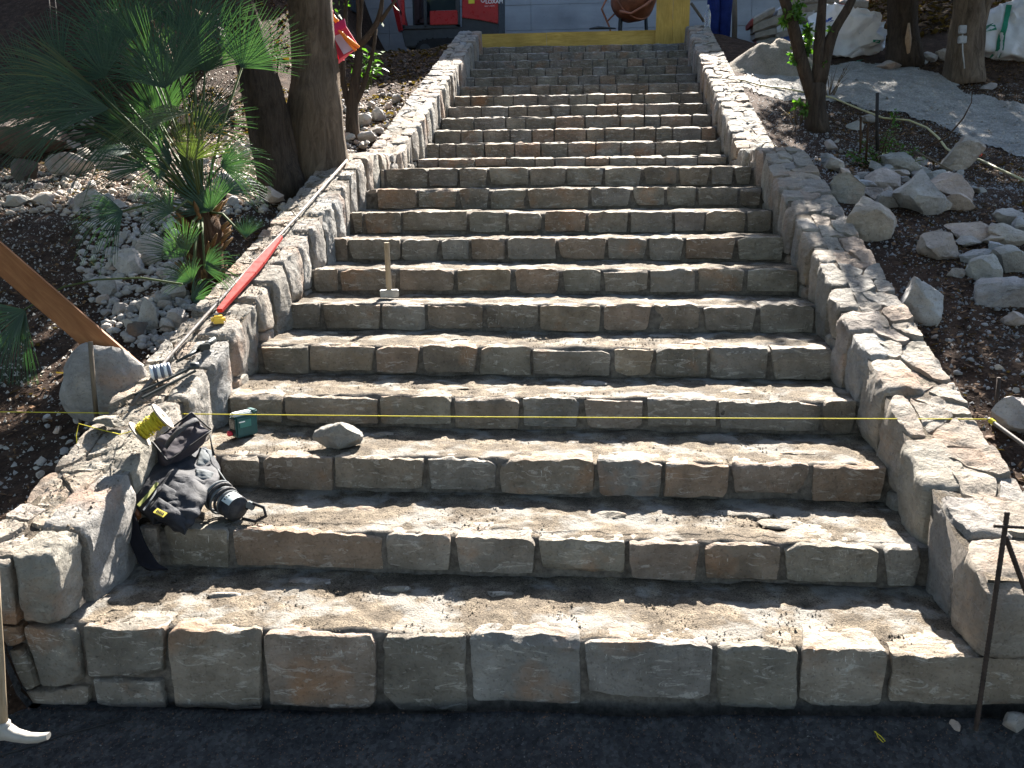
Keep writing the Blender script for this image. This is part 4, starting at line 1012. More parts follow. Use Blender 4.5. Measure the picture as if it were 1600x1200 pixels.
def tip(u, v, y, x=None): p = aty(u, v, y); return (float(p[0]), float(p[1]), float(p[2]))
# two big trunks behind the left wall
b1 = gr(505, 285); y1 = b1.y+.0
t1 = [tip(503, 300, y1), tip(497, 240, y1), tip(492, 170, y1), tip(486, 90, y1), tip(484, 0, y1), tip(484, -140, y1), tip(478, -330, y1+.2), tip(470, -600, y1+.6)]
tree('big_tree', 'thick straight grey brown trunk directly behind the left wall, palm on its left', 'tree', t1[0],
     [(t1, [.26, .22, .20, .175, .165, .15, .12, .05]), ([t1[5], (t1[5][0]-.9, y1+1.0, 5.0), (t1[5][0]-1.6, y1+2.0, 5.9)], [.09, .06, .02]), ([t1[6], (t1[6][0]+.3, y1+1.6, 5.8), (t1[6][0]+.1, y1+3, 6.9)], [.08, .05, .02])],
     M['bark'], [((-3.6, 7.6, 5.6), (1.5, 1.6, 1.0)), ((-2.9, 9.2, 6.9), (1.0, 1.6, 1.0)), ((-4.6, 6.0, 5.2), (1.3, 1.2, .8)), ((-2.9, 6.6, 5.0), (.75, 1.0, .6)), ((-2.6, 8.4, 5.4), (.7, 1.2, .6)), ((-2.75, 7.6, 5.0), (1.05, 2.3, .5)), ((-4.4, 7.4, 5.0), (1.2, 2.3, .5))], 44000, .055, M['needle'], 21, 'trees of the left bank', 22, .16)
b2 = gr(440, 310); y2 = b2.y+.1
t2 = [tip(452, 320, y2), tip(436, 250, y2), tip(415, 165, y2), tip(394, 95, y2), tip(370, 10, y2+.1), tip(330, -130, y2+.3), tip(280, -300, y2+.6)]
tree('leaning_tree', 'dark trunk leaning left, between the palm and the straight grey trunk', 'tree', t2[0],
     [(t2, [.20, .165, .15, .14, .13, .11, .05]), ([t2[5], (t2[5][0]-.6, y2+.8, 4.6), (t2[5][0]-1., y2+1.4, 5.4)], [.07, .05, .02])],
     M['bark2'], [((-5.6, 4.6, 4.6), (1.4, 1.5, .8)), ((-5.0, 7.8, 4.9), (1.2, 1.2, .7)), ((-6.6, 6.6, 5.2), (1.3, 1.3, .8)), ((-4.2, 4.4, 4.6), (.9, 1.3, .5))], 19000, .055, M['needle'], 22, 'trees of the left bank', 18, .16)
b3 = gr(235, 120); y3 = b3.y-.8
t3 = [tip(255, 110, y3), tip(232, 60, y3), tip(205, 10, y3), tip(175, -80, y3), tip(120, -250, y3+.5)]
tree('brown_tree', 'reddish brown trunk leaning left above the large palm', 'tree', t3[0], [(t3, [.16, .145, .13, .11, .05])], M['barkd'],
     [((-7.2, 8.8, 5.6), (1.6, 1.6, 1.0)), ((-8.4, 6.0, 5.2), (1.6, 1.8, .9)), ((-6.0, 10.6, 6.4), (1.3, 1.3, .8))], 16000, .06, M['needle'], 23, 'trees of the left bank', 12, .12)
t4 = [tip(322, 60, 10.4), tip(316, 20, 10.4), tip(306, -60, 10.4), tip(300, -200, 10.6)]
tree('thin_tree', 'thin rusty trunk rising between the palm fans', 'tree', t4[0], [(t4, [.06, .055, .05, .03])], M['barkd'], [((-4.6, 11, 6.4), (1., 1., .7))], 4000, .06, M['needle'], 24, 'trees of the left bank', 10)
# slender many stemmed tree behind the left wall
b5 = gr(552, 232); y5 = b5.y+.25
s_ = lambda u, v, dy=0: tip(u, v, y5+dy)
slt = tree('slender_tree', 'slender dark tree with several stems and few bright leaves beside the pink carton', 'tree', s_(552, 232),
     [([s_(554, 236), s_(549, 200), s_(550, 160), s_(556, 120), s_(561, 80)], [.085, .07, .06, .05, .045]),
      ([s_(561, 84), s_(560, 50), s_(563, 20), s_(556, -10), s_(550, -90)], [.035, .028, .024, .02, .01]),
      ([s_(560, 72), s_(575, 58), s_(588, 44), s_(594, 30), s_(597, 5), s_(602, -60)], [.038, .035, .035, .03, .024, .012]),
      ([s_(594, 34), s_(604, 14), s_(618, 2), s_(640, -30)], [.024, .02, .016, .008]),
      ([s_(551, 180), s_(541, 150), s_(534, 120), s_(538, 60), s_(541, 0), s_(548, -60)], [.045, .035, .03, .025, .02, .01]),
      ([s_(549, 170), s_(568, 140), s_(578, 100), s_(586, 70), s_(587, 45)], [.04, .026, .022, .02, .02]),
      ([s_(560, 50), s_(567, 10), s_(565, -30)], [.022, .018, .01])],
     M['bark2'], [(s_(538, 5), (.14, .16, .12)), (s_(545, 40), (.10, .1, .09)), (s_(625, 4), (.14, .12, .05)), (s_(578, 95, .1), (.15, .12, .09)), (s_(562, 108), (.08, .1, .08)), (s_(590, 28), (.06, .06, .06)), (s_(560, -170, .8), (.7, .7, .4))], 620, .045, M['leaf'], 31, None, 10, .10)
# big bright leaves at its foot
def leaf_sprays(name, label, cat, base, tips_, n, size, mat, seed, parent=None, stemmat=None):
    rs = random.Random(seed); root = empty(name, base); tag(root, label, cat)
    m_ = MB()
    for t in tips_:
        b_ = Vector(base)+Vector((rs.uniform(-.03, .03), rs.uniform(-.03, .03), 0)); mid = (b_+Vector(t))/2+Vector((0, 0, .03)); m_.tube([b_, mid, Vector(t)], [.006, .005, .002], 5)
    keep(m_.build('stems', stemmat or M['petiole'], None, True), root)
    lv = MB()
    for i in range(n):
        t = Vector(rs.choice(tips_)); k = rs.uniform(.35, 1.05); p = Vector(base).lerp(t, k)+Vector((rs.uniform(-.03, .03), rs.uniform(-.03, .03), rs.uniform(-.02, .04)))
        a = Vector((rs.uniform(-1, 1), rs.uniform(-1, 1), rs.uniform(-.3, .6))).normalized(); b_ = a.cross(Vector((0, 0, 1))).normalized(); s = size*rs.uniform(.6, 1.2); dn = Vector((0, 0, -1))
        v = [p, p+a*s*.5+b_*s*.32, p+a*s*.5+dn*s*.05, p+a*s*.5-b_*s*.32, p+a*s*1.1+dn*s*.25]
        lv.add(v, [(0, 1, 2), (0, 2, 3), (1, 4, 2), (2, 4, 3)])
    keep(lv.build('leaves', mat, None, True), root); return root
bb = s_(572, 112, .1)
leaf_sprays('leafy_sapling', 'low sprout of broad glossy green leaves at the slender tree', 'sapling', s_(575, 140, .1), [s_(558, 88, .1), s_(574, 78, .1), s_(590, 80, .1), s_(598, 78, .15), s_(560, 100), s_(584, 96)], 46, .115, M['leaf'], 3)
leaf_sprays('young_leaves', 'few bright green leaves between the leaning trunk and the palm fan', 'sapling', tip(436, 130, y2+.7), [tip(437, 92, y2+.7), tip(433, 78, y2+.7), tip(440, 70, y2+.7)], 12, .09, M['leaf'], 4)
# forked tree on the right bank
b6 = gr(1276, 205); y6 = b6.y
s6 = lambda u, v, dy=0: tip(u, v, y6+dy)
tree('forked_tree', 'dark forked tree with three stems and leafy sprouts on the right bank', 'tree', s6(1276, 205),
     [([s6(1277, 210), s6(1274, 180), s6(1272, 150), s6(1275, 130)], [.13, .105, .095, .085]),
      ([s6(1270, 150), s6(1258, 115), s6(1249, 80), s6(1241, 45), s6(1228, 10), s6(1214, -40), s6(1190, -160)], [.075, .065, .06, .055, .055, .05, .03]),
      ([s6(1277, 135), s6(1279, 100), s6(1280, 60), s6(1284, 20), s6(1286, -30), s6(1290, -180)], [.07, .06, .05, .042, .038, .02]),
      ([s6(1281, 130), s6(1290, 95), s6(1296, 62), s6(1303, 42), s6(1320, 24), s6(1331, 8), s6(1340, -30), s6(1360, -160)], [.06, .055, .052, .045, .045, .04, .035, .02])],
     M['bark2'], [(s6(1240, 12), (.12, .12, .18)), (s6(1252, 70), (.09, .1, .12)), (s6(1243, 96), (.10, .08, .1)), (s6(1300, 45), (.05, .05, .06)), (s6(1283, 100), (.06, .06, .06)), (s6(1262, 170), (.12, .1, .12)), (s6(1262, 40), (.07, .07, .12))], 900, .033, M['leaf'], 41, None, 12, .1)
ct = empty('forked_tree_x')
bpy.data.objects.remove(ct)
# leafy head of the forked tree above the picture
V, F = leaf_cloud([((2.75, 9.2, 4.9), (.85, .8, .45)), ((2.25, 8.7, 4.6), (.5, .8, .35)), ((2.1, 7.9, 4.55), (.5, .7, .25)), ((2.6, 7.0, 4.35), (.5, .8, .25)), ((3.4, 7.6, 4.5), (.9, .9, .4)), ((3.7, 9.6, 5.8), (1.2, 1.0, .5)), ((3.1, 6.6, 4.2), (.7, .8, .3)), ((4.6, 8.2, 4.9), (.9, .9, .4)), ((3.25, 11.3, 5.1), (.85, 1.0, .4)), ((3.3, 10.2, 4.8), (.6, .8, .3))], 38000, .05, 42)
keep(mk('crown', V, F, M['leaf'], smooth=False), bpy.data.objects['forked_tree'])
# big trunks on the right
b7 = gr(1412, 100)
t7 = [tip(1413, 108, b7.y), tip(1411, 60, b7.y), tip(1411, 10, b7.y), tip(1412, -60, b7.y), tip(1405, -300, b7.y+.3), tip(1400, -500, b7.y+.5)]
tr7 = tree('big_tree', 'broad dark trunk with a split strip of pale wood, right of the white sack', 'tree', t7[0], [(t7, [.24, .19, .18, .18, .15, .06])], M['bark2'],
     [((5.2, 12.8, 6.8), (1.5, 1.5, 1.0)), ((6.6, 11.2, 6.4), (1.4, 1.4, .8)), ((4.4, 14., 7.4), (1.2, 1.2, .8)), ((6.5, 18.5, 9), (3.2, 1.4, 1.2)), ((4.8, 17, 8.2), (1.6, 1.4, .9))], 30000, .06, M['needle'], 51, None, 20, .14)
m_ = MB(); m_.tube([tip(1418, 92, b7.y-.2), tip(1419, 60, b7.y-.19), tip(1420, 36, b7.y-.185)], [.035, .04, .012], 7); keep(m_.build('split_wood', plain('split wood', (.36, .24, .15), .8), None, True), tr7)
b8 = gr(1510, 124)
t8 = [tip(1508, 132, b8.y), tip(1508, 100, b8.y), tip(1512, 50, b8.y), tip(1518, -10, b8.y), tip(1522, -80, b8.y), tip(1535, -350, b8.y+.2)]
tr8 = tree('big_tree', 'grey trunk carrying a small junction box and cable at the right of the track', 'tree', t8[0], [(t8, [.23, .19, .175, .165, .15, .07]), ([tip(1525, 60, b8.y+.05), tip(1536, 20, b8.y+.05), tip(1546, -20, b8.y+.05), tip(1560, -150, b8.y+.1)], [.07, .075, .07, .04])], M['bark'],
     [((6.2, 9.2, 5.6), (1.6, 1.5, .9)), ((5.2, 7.4, 4.9), (1.0, 1.2, .6)), ((7.6, 8., 5.6), (1.5, 1.5, .9)), ((4.4, 5.6, 4.3), (.8, 1.0, .5))], 20000, .055, M['needle'], 52, None, 20, .14)
m_ = MB()
for (u, v, w_, h_) in ((1504, 46, 9, 10), (1503.5, 62, 10, 9)):
    p = tip(u, v, b8.y-.2); m_.box(p, (w_*.0088, .05, h_*.0088))
keep(m_.build('junction_box', plain('grey box', (.3, .31, .32), .6), None, bevel=.006), tr8)
m_ = MB(); m_.tube([tip(1504, 50, b8.y-.21), tip(1504, 80, b8.y-.215), tip(1507, 107, b8.y-.23)], .008, 6); keep(m_.build('cable', plain('grey cable', (.35, .35, .34), .6), None, True), tr8)
m_ = MB(); m_.lathe(tip(1517.5, 71.5, b8.y-.17), [(0, -.0), (.045, 0), (.05, -.03)], 12, (0, -1, .0)); keep(m_.build('cut_knot', plain('knot wood', (.4, .25, .14), .8), None, True), tr8)

# unseen evergreens added to block sky light and deepen the shade
for i, (x, y, h, blobs, n, l) in enumerate((
        (-6.5, -6.5, 8.5, [((-5.5, -5, 7.2), (3.2, 3.2, 1.6)), ((-4.2, -1.5, 7.6), (3.0, 2.8, 1.2)), ((-7.5, -3, 5.6), (2.2, 3, 1.6)), ((-5, -8, 5), (3, 2.5, 2.4))], 9000, 'broad dark evergreen added unseen behind the viewpoint on the left to block sky light'),
        (-.5, -9., 9.5, [((0, -5.5, 8.0), (3.4, 3.4, 1.4)), ((0, -1.8, 8.2), (3.2, 3.0, 1.2)), ((0, 1.0, 8.6), (2.8, 2.2, 1.0)), ((0, -8.5, 5), (3.4, 2.4, 3.2))], 12000, 'tallest dark evergreen added unseen behind the viewpoint to block sky light'),
        (6.5, -6.0, 8.5, [((5.5, -5, 7.2), (3.2, 3.2, 1.6)), ((4.2, -1.5, 7.6), (3.0, 2.8, 1.2)), ((7.5, -3, 5.6), (2.2, 3, 1.6)), ((5, -8, 5), (3, 2.5, 2.4))], 9000, 'broad dark evergreen added unseen behind the viewpoint on the right to block sky light'),
        (-8.0, .8, 7.5, [((-7.6, 1.0, 5.2), (2.4, 3.0, 2.2)), ((-5.2, 2.2, 7.2), (2.4, 2.4, 1.1)), ((-8.6, 4.2, 5.6), (2.0, 2.2, 1.8))], 8000, 'dark evergreen added unseen left of the stairs outside the banks to block sky light')
        )):
    zb = gz(x, y)-.1; tree('added_evergreen', l, 'tree', (x, y, zb), [([(x, y, zb), (x+.1, y, h*.5), (x*.9, y+.6, h-.6)], [.3, .24, .08]), ([(x, y, h*.5), (x*.6, y+3, h-1)], [.14, .04])], M['bark2'],
        blobs, n, .16, M['needle'], 81+i, 'added unseen evergreens', 12)
# ------------------------------------------------------------ palms
def frond_mesh(hub, axis, nrm, rad, spread=150, n=26, droop=.25, seed=0, split=.32, wid=.8):
    n = int(n*1.5); rad *= 1.06; spread *= 1.12
    rs = random.Random(seed); V = []; F = []
    ax = Vector(axis).normalized(); nm = Vector(nrm); nm = (nm-ax*nm.dot(ax)).normalized(); sd = ax.cross(nm)
    for i in range(n):
        a = R(-spread/2+spread*i/(n-1)+rs.uniform(-1.5, 1.5)); d = ax*math.cos(a)+sd*math.sin(a)
        L = rad*(1-.22*abs(a/R(spread/2))**2)*rs.uniform(.9, 1.06)
        c = nm.cross(d).normalized()  # across the leaflet
        w0 = rad*math.tan(R(spread/(n-1))/2)*.95*wid
        b = len(V); k = 5; dr = droop*rs.uniform(.6, 1.5)
        tw = rs.uniform(-.35, .35)
        for j in range(k+1):
            t = j/k; w_ = (w0*min(t/split, 1)*.9 if t < split else w0*.9*(1-(t-split)/(1-split))**.75)*split*1.15+.0008
            p = Vector(hub)+d*L*t+nm*(rad*.05*math.sin(t*3.1)*(1-.5*t))+Vector((0, 0, -1))*dr*L*max(0, t-.45)**2*2.2
            c2 = (c+nm*tw*t).normalized()
            V += [p+c2*w_+nm*w_*.5, p, p-c2*w_+nm*w_*.5]
        for j in range(k):
            q = b+j*3
            F += [(q, q+3, q+4, q+1), (q+1, q+4, q+5, q+2)]
    return V, F
def palm(name, label, base, fronds, trunk=None, seed=0, cat='palm'):
    root = empty(name, base); tag(root, label, cat)
    if trunk is not None:
        V, F = limb_mesh([(trunk[0], trunk[1])], seed+5, 16, .25, 12); tk = mk('trunk', V, F, M['barkd']); keep(tk, root)
        bs = MB(); rs = random.Random(seed)
        for i in range(60):
            t = rs.random(); p = Vector(trunk[0][0]).lerp(Vector(trunk[0][-1]), t); a = rs.uniform(0, 6.28); d = Vector((math.cos(a), math.sin(a), .9)).normalized(); r0 = trunk[1][0]*.8
            q = p+Vector((math.cos(a), math.sin(a), 0))*r0; bs.tube([q, q+d*.05, q+d*.11], [.018, .014, .004], 5)
        keep(bs.build('leaf_base', plain('cut frond bases', (.13, .075, .03), .85, .2, 0, .5), None, True), tk)
    for i, f in enumerate(fronds):
        hub, axis, nrm, rad, spread, droop, mat = f[:7]; n = f[7] if len(f) > 7 else 28
        V, F = frond_mesh(hub, axis, nrm, rad, spread, n, droop, seed+i)
        fr = mk('frond', V, F, mat); keep(fr, root)
        start = f[8] if len(f) > 8 else (trunk[0][-1] if trunk else base)
        mid = (Vector(start)+Vector(hub))/2+Vector((0, 0, .06)); m_ = MB(); m_.tube([Vector(start), mid, Vector(hub)], [.009, .007, .006], 6); keep(m_.build('petiole', M['petiole'], None, True), fr)
    return root
pb_ = gr(322, 455); py = pb_.y
P_ = lambda u, v, dy=0: Vector(tip(u, v, py+dy))
def fr(u, v, tu, tv, dy, spread, droop, mat, n=28, tdy=0, nrm=(0, -1, .25)):
    h = P_(u, v, dy); t = P_(tu, tv, dy+tdy); return (h, t-h, nrm, (t-h).length, spread, droop, mat, n)
PM, PO = M['palm'], M['palmo']
frs = [fr(258, 138, 235, 5, .0, 120, .05, PM, 34, .1), fr(320, 112, 345, -10, .25, 120, .05, PM, 32, .1), fr(165, 120, 105, 30, .2, 130, .1, PM, 30, .1),
       fr(150, 140, -20, 138, -.1, 60, .10, PM, 26), fr(170, 170, 10, 160, -.25, 60, .12, PM, 24), fr(140, 130, -10, 118, .1, 70, .1, PO, 20),
       fr(298, 176, 160, 205, -.35, 75, .25, PO, 26, -.05, (0, -.5, 1)), fr(298, 252, 310, 160, -.3, 110, .05, PO, 28, -.05),
       fr(378, 106, 432, 10, .2, 125, .05, PM, 30, .15), fr(205, 238, 140, 232, -.15, 95, .35, M['palm'], 18, -.1, (0, -.5, 1)),
       fr(192, 330, 110, 352, -.4, 110, .5, PM, 24, -.15), fr(330, 330, 290, 250, -.1, 130, .1, PM, 26, .1), fr(270, 330, 215, 300, -.45, 110, .4, PM, 24, -.1),
       fr(290, 400, 240, 340, -.5, 110, .2, PM, 26, -.1), fr(384, 372, 392, 335, -.2, 80, .05, PM, 16, .1), fr(350, 300, 398, 270, .1, 120, .3, PM, 24, .2),
       fr(210, 60, 170, -60, .4, 120, .05, PM, 28, .1), fr(300, 60, 320, -80, .5, 120, .05, PM, 28, .2), fr(250, 190, 200, 90, .35, 130, .1, PM, 28, .1),
       fr(320, 420, 372, 400, -.4, 100, .35, PM, 22, .0), fr(310, 200, 372, 130, .3, 120, .1, PM, 26, .1), fr(230, 260, 150, 180, .3, 120, .15, PM, 26, .1), fr(300, 440, 262, 400, -.55, 120, .3, PM, 22, -.05)]
frs += [fr(120, 175, -40, 200, .1, 80, .12, PM, 30, .0), fr(100, 110, 10, 60, .3, 120, .1, PM, 30, .1), fr(60, 150, -60, 110, .3, 100, .1, PM, 28, .1), fr(240, 110, 160, 20, .45, 130, .05, PM, 34, .2),
        fr(280, 120, 300, -10, .3, 130, .05, PM, 34, .2), fr(180, 80, 120, -40, .6, 130, .1, PM, 30, .2), fr(200, 200, 60, 190, .2, 100, .2, PM, 28, .1),
        fr(270, 250, 190, 250, .0, 120, .2, PM, 28, .1), fr(345, 260, 420, 240, .0, 110, .35, PM, 26, .1), fr(255, 215, 175, 120, .5, 130, .1, PM, 28, .2), fr(300, 470, 350, 440, -.3, 100, .4, PM, 14, .0)]
palm('fan_palm', 'large fan palm with dark green fans and olive undersides on the left bank', P_(322, 462), frs, ([P_(325, 470), P_(318, 400), P_(315, 330)], [.11, .10, .085]), 60)
# frond of a second palm at the left edge, with long arching stalks
py2 = py-1.0
Q_ = lambda u, v: Vector(tip(u, v, py2))
h2 = Q_(40, 484)
p2 = empty('small_fan_palm', Q_(-30, 640)); tag(p2, 'drooping fan palm leaf hanging into the left edge on long stalks', 'palm')
for i, (tu, tv, sp) in enumerate(((-60, 560, 80), (20, 600, 45))):
    V, F = frond_mesh(h2, Q_(tu, tv)-h2, (0, -1, .2), (Q_(tu, tv)-h2).length, sp, 22, .2, 90+i); f_ = mk('frond', V, F, PM); keep(f_, p2)
m_ = MB(); m_.tube([Q_(38, 484), Q_(70, 465), Q_(100, 448), Q_(150, 437), Q_(220, 434), Q_(285, 444)], [.005]*6, 6); keep(m_.build('stalk', M['petiole'], None, True), f_)
# ------------------------------------------------------------ sprouting shrub, stakes and twigs on the right bank
bs_ = gr(1375, 262)
leaf_sprays('sprouting_shrub', 'low shrub with bright green shoots among burnt stems on the right bank', 'shrub', bs_, [tip(1328, 238, bs_.y), tip(1345, 222, bs_.y), tip(1362, 232, bs_.y-.1), tip(1398, 178, bs_.y), tip(1402, 196, bs_.y+.1), tip(1386, 210, bs_.y), tip(1410, 230, bs_.y-.1), tip(1436, 236, bs_.y-.15), tip(1444, 250, bs_.y-.2), tip(1335, 250, bs_.y)], 420, .042, M['leaf'], 5, stemmat=M['barkd'])
M['black'] = plain('burnt wood', (.015, .012, .01), .8)
rod('stake', [tip(1371, 236, bs_.y), tip(1370, 190, bs_.y), tip(1371, 145, bs_.y)], .014, M['black'], 'black upright stake standing in the sprouting shrub', 'stake')
for i, (a, b, l) in enumerate((((1344, 240), (1345, 182), 'short burnt stem standing left of the black stake'), ((1353, 250), (1357, 190), 'burnt stem close to the left side of the black stake'))):
    rod('burnt_stem', [tip(*a, bs_.y-.05), tip(*b, bs_.y-.05)], .009, M['barkd'], l, 'stem', 6)
rod('branch', [tip(1440, 234, bs_.y), tip(1480, 214, bs_.y+.1), tip(1505, 185, bs_.y+.2), tip(1518, 160, bs_.y+.3), tip(1519, 140, bs_.y+.3)], [.008, .007, .006, .004, .003], M['barkd'], 'thin bare branch slanting up past the highest boulder', 'branch', 6)
rod('branch', [tip(1430, 236, bs_.y-.4), tip(1460, 252, bs_.y-.5), tip(1490, 268, bs_.y-.6)], [.007, .007, .004], M['darkwood'], 'thin pale branch lying over the boulder pile', 'branch', 6)
rod('dry_stalk', [tip(1512, 130, 9.5), tip(1518, 158, 9.4)], .004, M['darkwood'], 'dry stalk standing by the gravel track', 'stalk', 5)
M['hose'] = plain('pale yellow hose', (.42, .38, .2), .6, .3, 0, .12)
hp = []
for u, v in ((1150, 128), (1165, 131), (1185, 137), (1205, 141), (1225, 143), (1260, 150), (1300, 158), (1340, 174), (1380, 190), (1420, 194), (1448, 206), (1466, 222), (1478, 238), (1500, 252), (1530, 256), (1560, 270), (1600, 290), (1640, 308)):
    p = on_ground(u, v); 
    if p is not None: hp.append((float(p[0]), float(p[1]), gz(p[0], p[1])+.03))
rod('garden_hose', hp, .010, M['hose'], 'pale yellow hose winding from the wall along the gravel track', 'hose', 8)
p = on_ground(1528, 244); V, Q = rock_shape(3, 2, 6, .6, .9, .1); o = mk('marker', V*.035+p, Q, plain('orange red tape', (.8, .08, .05), .5)); recenter(o); tag(o, 'small scrap of orange red tape beside the highest boulder', 'tape scrap')
for i, (u, v, n) in enumerate(((1250, 195, 60), (1296, 150, 40))):
    p = gr(u, v); leaf_sprays('dry_weeds', ('tuft of dry brown weeds at the left foot of the forked tree', 'thin dry weeds right of the forked tree')[i], 'weeds', p, [p+Vector((rnd.uniform(-.2, .2), rnd.uniform(-.1, .1), rnd.uniform(.15, .4))) for _ in range(9)], n, .03, M['litter'], 8+i, stemmat=M['darkwood'])
_v3 = lambda a: Vector((float(a[0]), float(a[1]), float(a[2])))
# ------------------------------------------------------------ sacks, cement bags, sand
M['sack'] = G('white woven sack'); g = M['sack']
c = g.ramp(g.noise(4, 5, .6), [(.3, (.56, .58, .62)), (.7, (.72, .73, .76))]); M['sack'] = g.fin(c, .6, g.bump(g.noise(9, 6, .6, dist=1.), .5, .02), .35)
M['green'] = plain('green webbing', (.02, .22, .14), .7)
def cloth_heap(name, label, cat, c, size, seed, mat, freq=1.7, fold=.16, sub=4, cuts=12, lo=.6, pleat=.05):
    V, Q = ICO[sub]; P = V.copy(); rs = np.random.RandomState(seed)
    for k in range(cuts):
        n = rs.normal(size=3); n /= np.linalg.norm(n); h = rs.uniform(lo, .95); P = P-np.outer(np.maximum(P@n-h, 0), n)
    r = 1-np.abs(fbm(P*freq, seed, 3)); P = P*(1+fold*(r-.6))[:, None]
    pl = 1-2*np.abs(fbm(P*np.array([freq*2.3, freq*2.3, freq*1.1])+.8*n3(P*1.3, seed+4, 2), seed+9, 3)); P = P*(1+pleat*(pl-.5))[:, None]
    P = P*np.array(size)/2; P[:, 2] = np.maximum(P[:, 2], -size[2]*.45)+size[2]*.45
    root = empty(name, c); tag(root, label, cat); o = mk('sack_cloth', P+np.array(c), Q, mat, sharp=50); keep(o, root)
    bvh = BVHTree.FromPolygons([tuple(p) for p in P+np.array(c)], [tuple(int(i) for i in f) for f in Q])
    return root, bvh
def ribbon(bvh, pts, w_, mat, name, parent, off=.012):
    """a strap that follows the cloth: rays from the viewer's side of the heap along +y"""
    L, Rr = [], []
    P = [Vector(p) for p in pts]; Q = []
    for i in range(len(P)-1):
        for t in np.linspace(0, 1, 7)[:-1]: Q.append(P[i].lerp(P[i+1], t))
    Q.append(P[-1]); v = []; f = []
    for i, p in enumerate(Q):
        d = (Q[min(i+1, len(Q)-1)]-Q[max(i-1, 0)]).normalized(); s = d.cross(Vector((0, 1, 0))).normalized()*w_/2
        for q in (p+s, p-s):
            o_ = Vector((q.x, q.y-3, q.z)); h = bvh.ray_cast(o_, Vector((0, 1, 0)))[0]; v.append((h if h else q)+Vector((0, -off, 0)))
    for i in range(len(Q)-1): f.append((2*i, 2*i+1, 2*i+3, 2*i+2))
    o = mk(name, v, f, mat); keep(o, parent); return o
def G3(u, v): p = on_ground(u, v); return Vector((float(p[0]), float(p[1]), float(p[2])))
c1 = G3(1345, 100); d1 = dist(c1); k1 = d1/FPX
rt, bv = cloth_heap('builders_sack', 'crumpled white builders sack with green straps heaped left of the broad trunk', 'sack', (c1.x-.02, c1.y+.5, c1.z-.1), (152*k1, .95, 112*k1), 5, M['sack'], 1.5, .42, 5, 18, .42, .16)
Y = lambda u, v: Vector(aty(u, v, c1.y))
ribbon(bv, [Y(1290, 96), Y(1310, 97), Y(1326, 99)], .05, M['green'], 'strap', rt); ribbon(bv, [Y(1336, 93), Y(1352, 90), Y(1362, 92)], .04, M['green'], 'strap', rt)
ribbon(bv, [Y(1372, 60), Y(1383, 62)], .03, M['green'], 'strap', rt); ribbon(bv, [Y(1300, 27), Y(1312, 23)], .05, plain('blue print', (.02, .07, .3), .6), 'printed_mark', rt, .008)
m_ = MB(); q = [Y(1405, 84)+Vector((0, -.1, 0)), Y(1412, 92)+Vector((0, -.12, 0)), Y(1413, 106)+Vector((0, -.12, 0))]; m_.tube(q, .022, 6); keep(m_.build('strap', M['green'], None, True), rt)
V, Q = rock_shape(61, 4, 16, .5, .9, .1); pz = G3(1300, 100)
c2 = G3(1585, 104); k2 = dist(c2)/FPX
rt2, bv2 = cloth_heap('builders_sack', 'full white builders sack with a green strap standing at the right edge', 'sack', (c2.x+.12, c2.y+.5, c2.z-.05), (112*k2, .9, 118*k2), 8, M['sack'], 1.1, .14, 5, 12, .66, .08)
Y = lambda u, v: Vector(aty(u, v, c2.y))
ribbon(bv2, [Y(1596, 0), Y(1588, 25), Y(1578, 50), Y(1568, 88)], .055, M['green'], 'strap', rt2); ribbon(bv2, [Y(1553, 40), Y(1572, 37)], .065, M['green'], 'printed_label', rt2, .008)
# cement bags
M['paper'] = plain('brown cement paper', (.27, .24, .21), .85, .2, 0, .2)
M['paperr'] = plain('red printed bag end', (.20, .04, .035), .8); M['paperb'] = plain('blue bag', (.04, .07, .2), .7)
cy = 12.6
def bag(u, v, w_, h_, tilt, label, red=1, mat=None):
    k = (cy-CY)/FPX; c = aty(u, v, cy); V, Q = cube_grid(14, 8, 6); P = V.copy()
    r = np.maximum(np.abs(P[:, 0]), np.abs(P[:, 1])); th = (1-.75*np.clip(r-.45, 0, 1)**2*2.2); P[:, 2] *= np.clip(th, .12, 1)
    P = P*np.array([w_*k/2, .2, h_*k/2*1.15]); P += .012*n3(P*9, int(u), 3)
    P[:, 2] += P[:, 0]*math.tan(tilt)-.25*P[:, 0]**2
    root = empty('cement_bag', (float(c[0]), cy, float(c[2])-h_*k/2)); tag(root, label, 'cement bag')
    keep(mk('bag_body', P+c, Q, mat or M['paper'], sharp=60), root)
    if red:
        i = P[:, 0] < -w_*k*.30 if red > 0 else P[:, 0] > w_*k*.30
        fm = i[Q].all(1); e = P+(P-np.array([0, 0, 0]))*.03; us = np.unique(Q[fm]); re = np.full(len(P), -1); re[us] = np.arange(len(us)); keep(mk('printed_end', e[us]+c, re[Q[fm]], M['paperr']), root)
bag(1196, 70, 42, 15, .22, 'brown cement bag with red end, lowest of the stack by the concrete wall', 1)
bag(1195, 54, 34, 12, .18, 'plain brown cement bag, second from the bottom of the stack', 0)
bag(1200, 38, 46, 16, .30, 'cement bag with red right end, third in the stack', -1)
bag(1188, 29, 34, 12, .5, 'small dark cement bag slumped on top left of the stack', 1)
bag(1222, 46, 22, 13, .2, 'pale cement bag behind the left stem of the forked tree', 0, plain('pale paper', (.42, .42, .44), .7))
bag(1230, 64, 26, 12, .1, 'blue striped cement bag at the right foot of the stack', 0, M['paperb'])
bag(1222, 56, 24, 11, .2, 'brown cement bag squeezed between the blue bag and the stack', 0)
bag(1221, 20, 18, 13, .3, 'pale cement bag standing at the upper edge of the stack', 0, bpy.data.materials['pale paper'])
bag(1280, 14, 60, 14, .05, 'long cement bag with red right end behind the forked tree stems', -1)
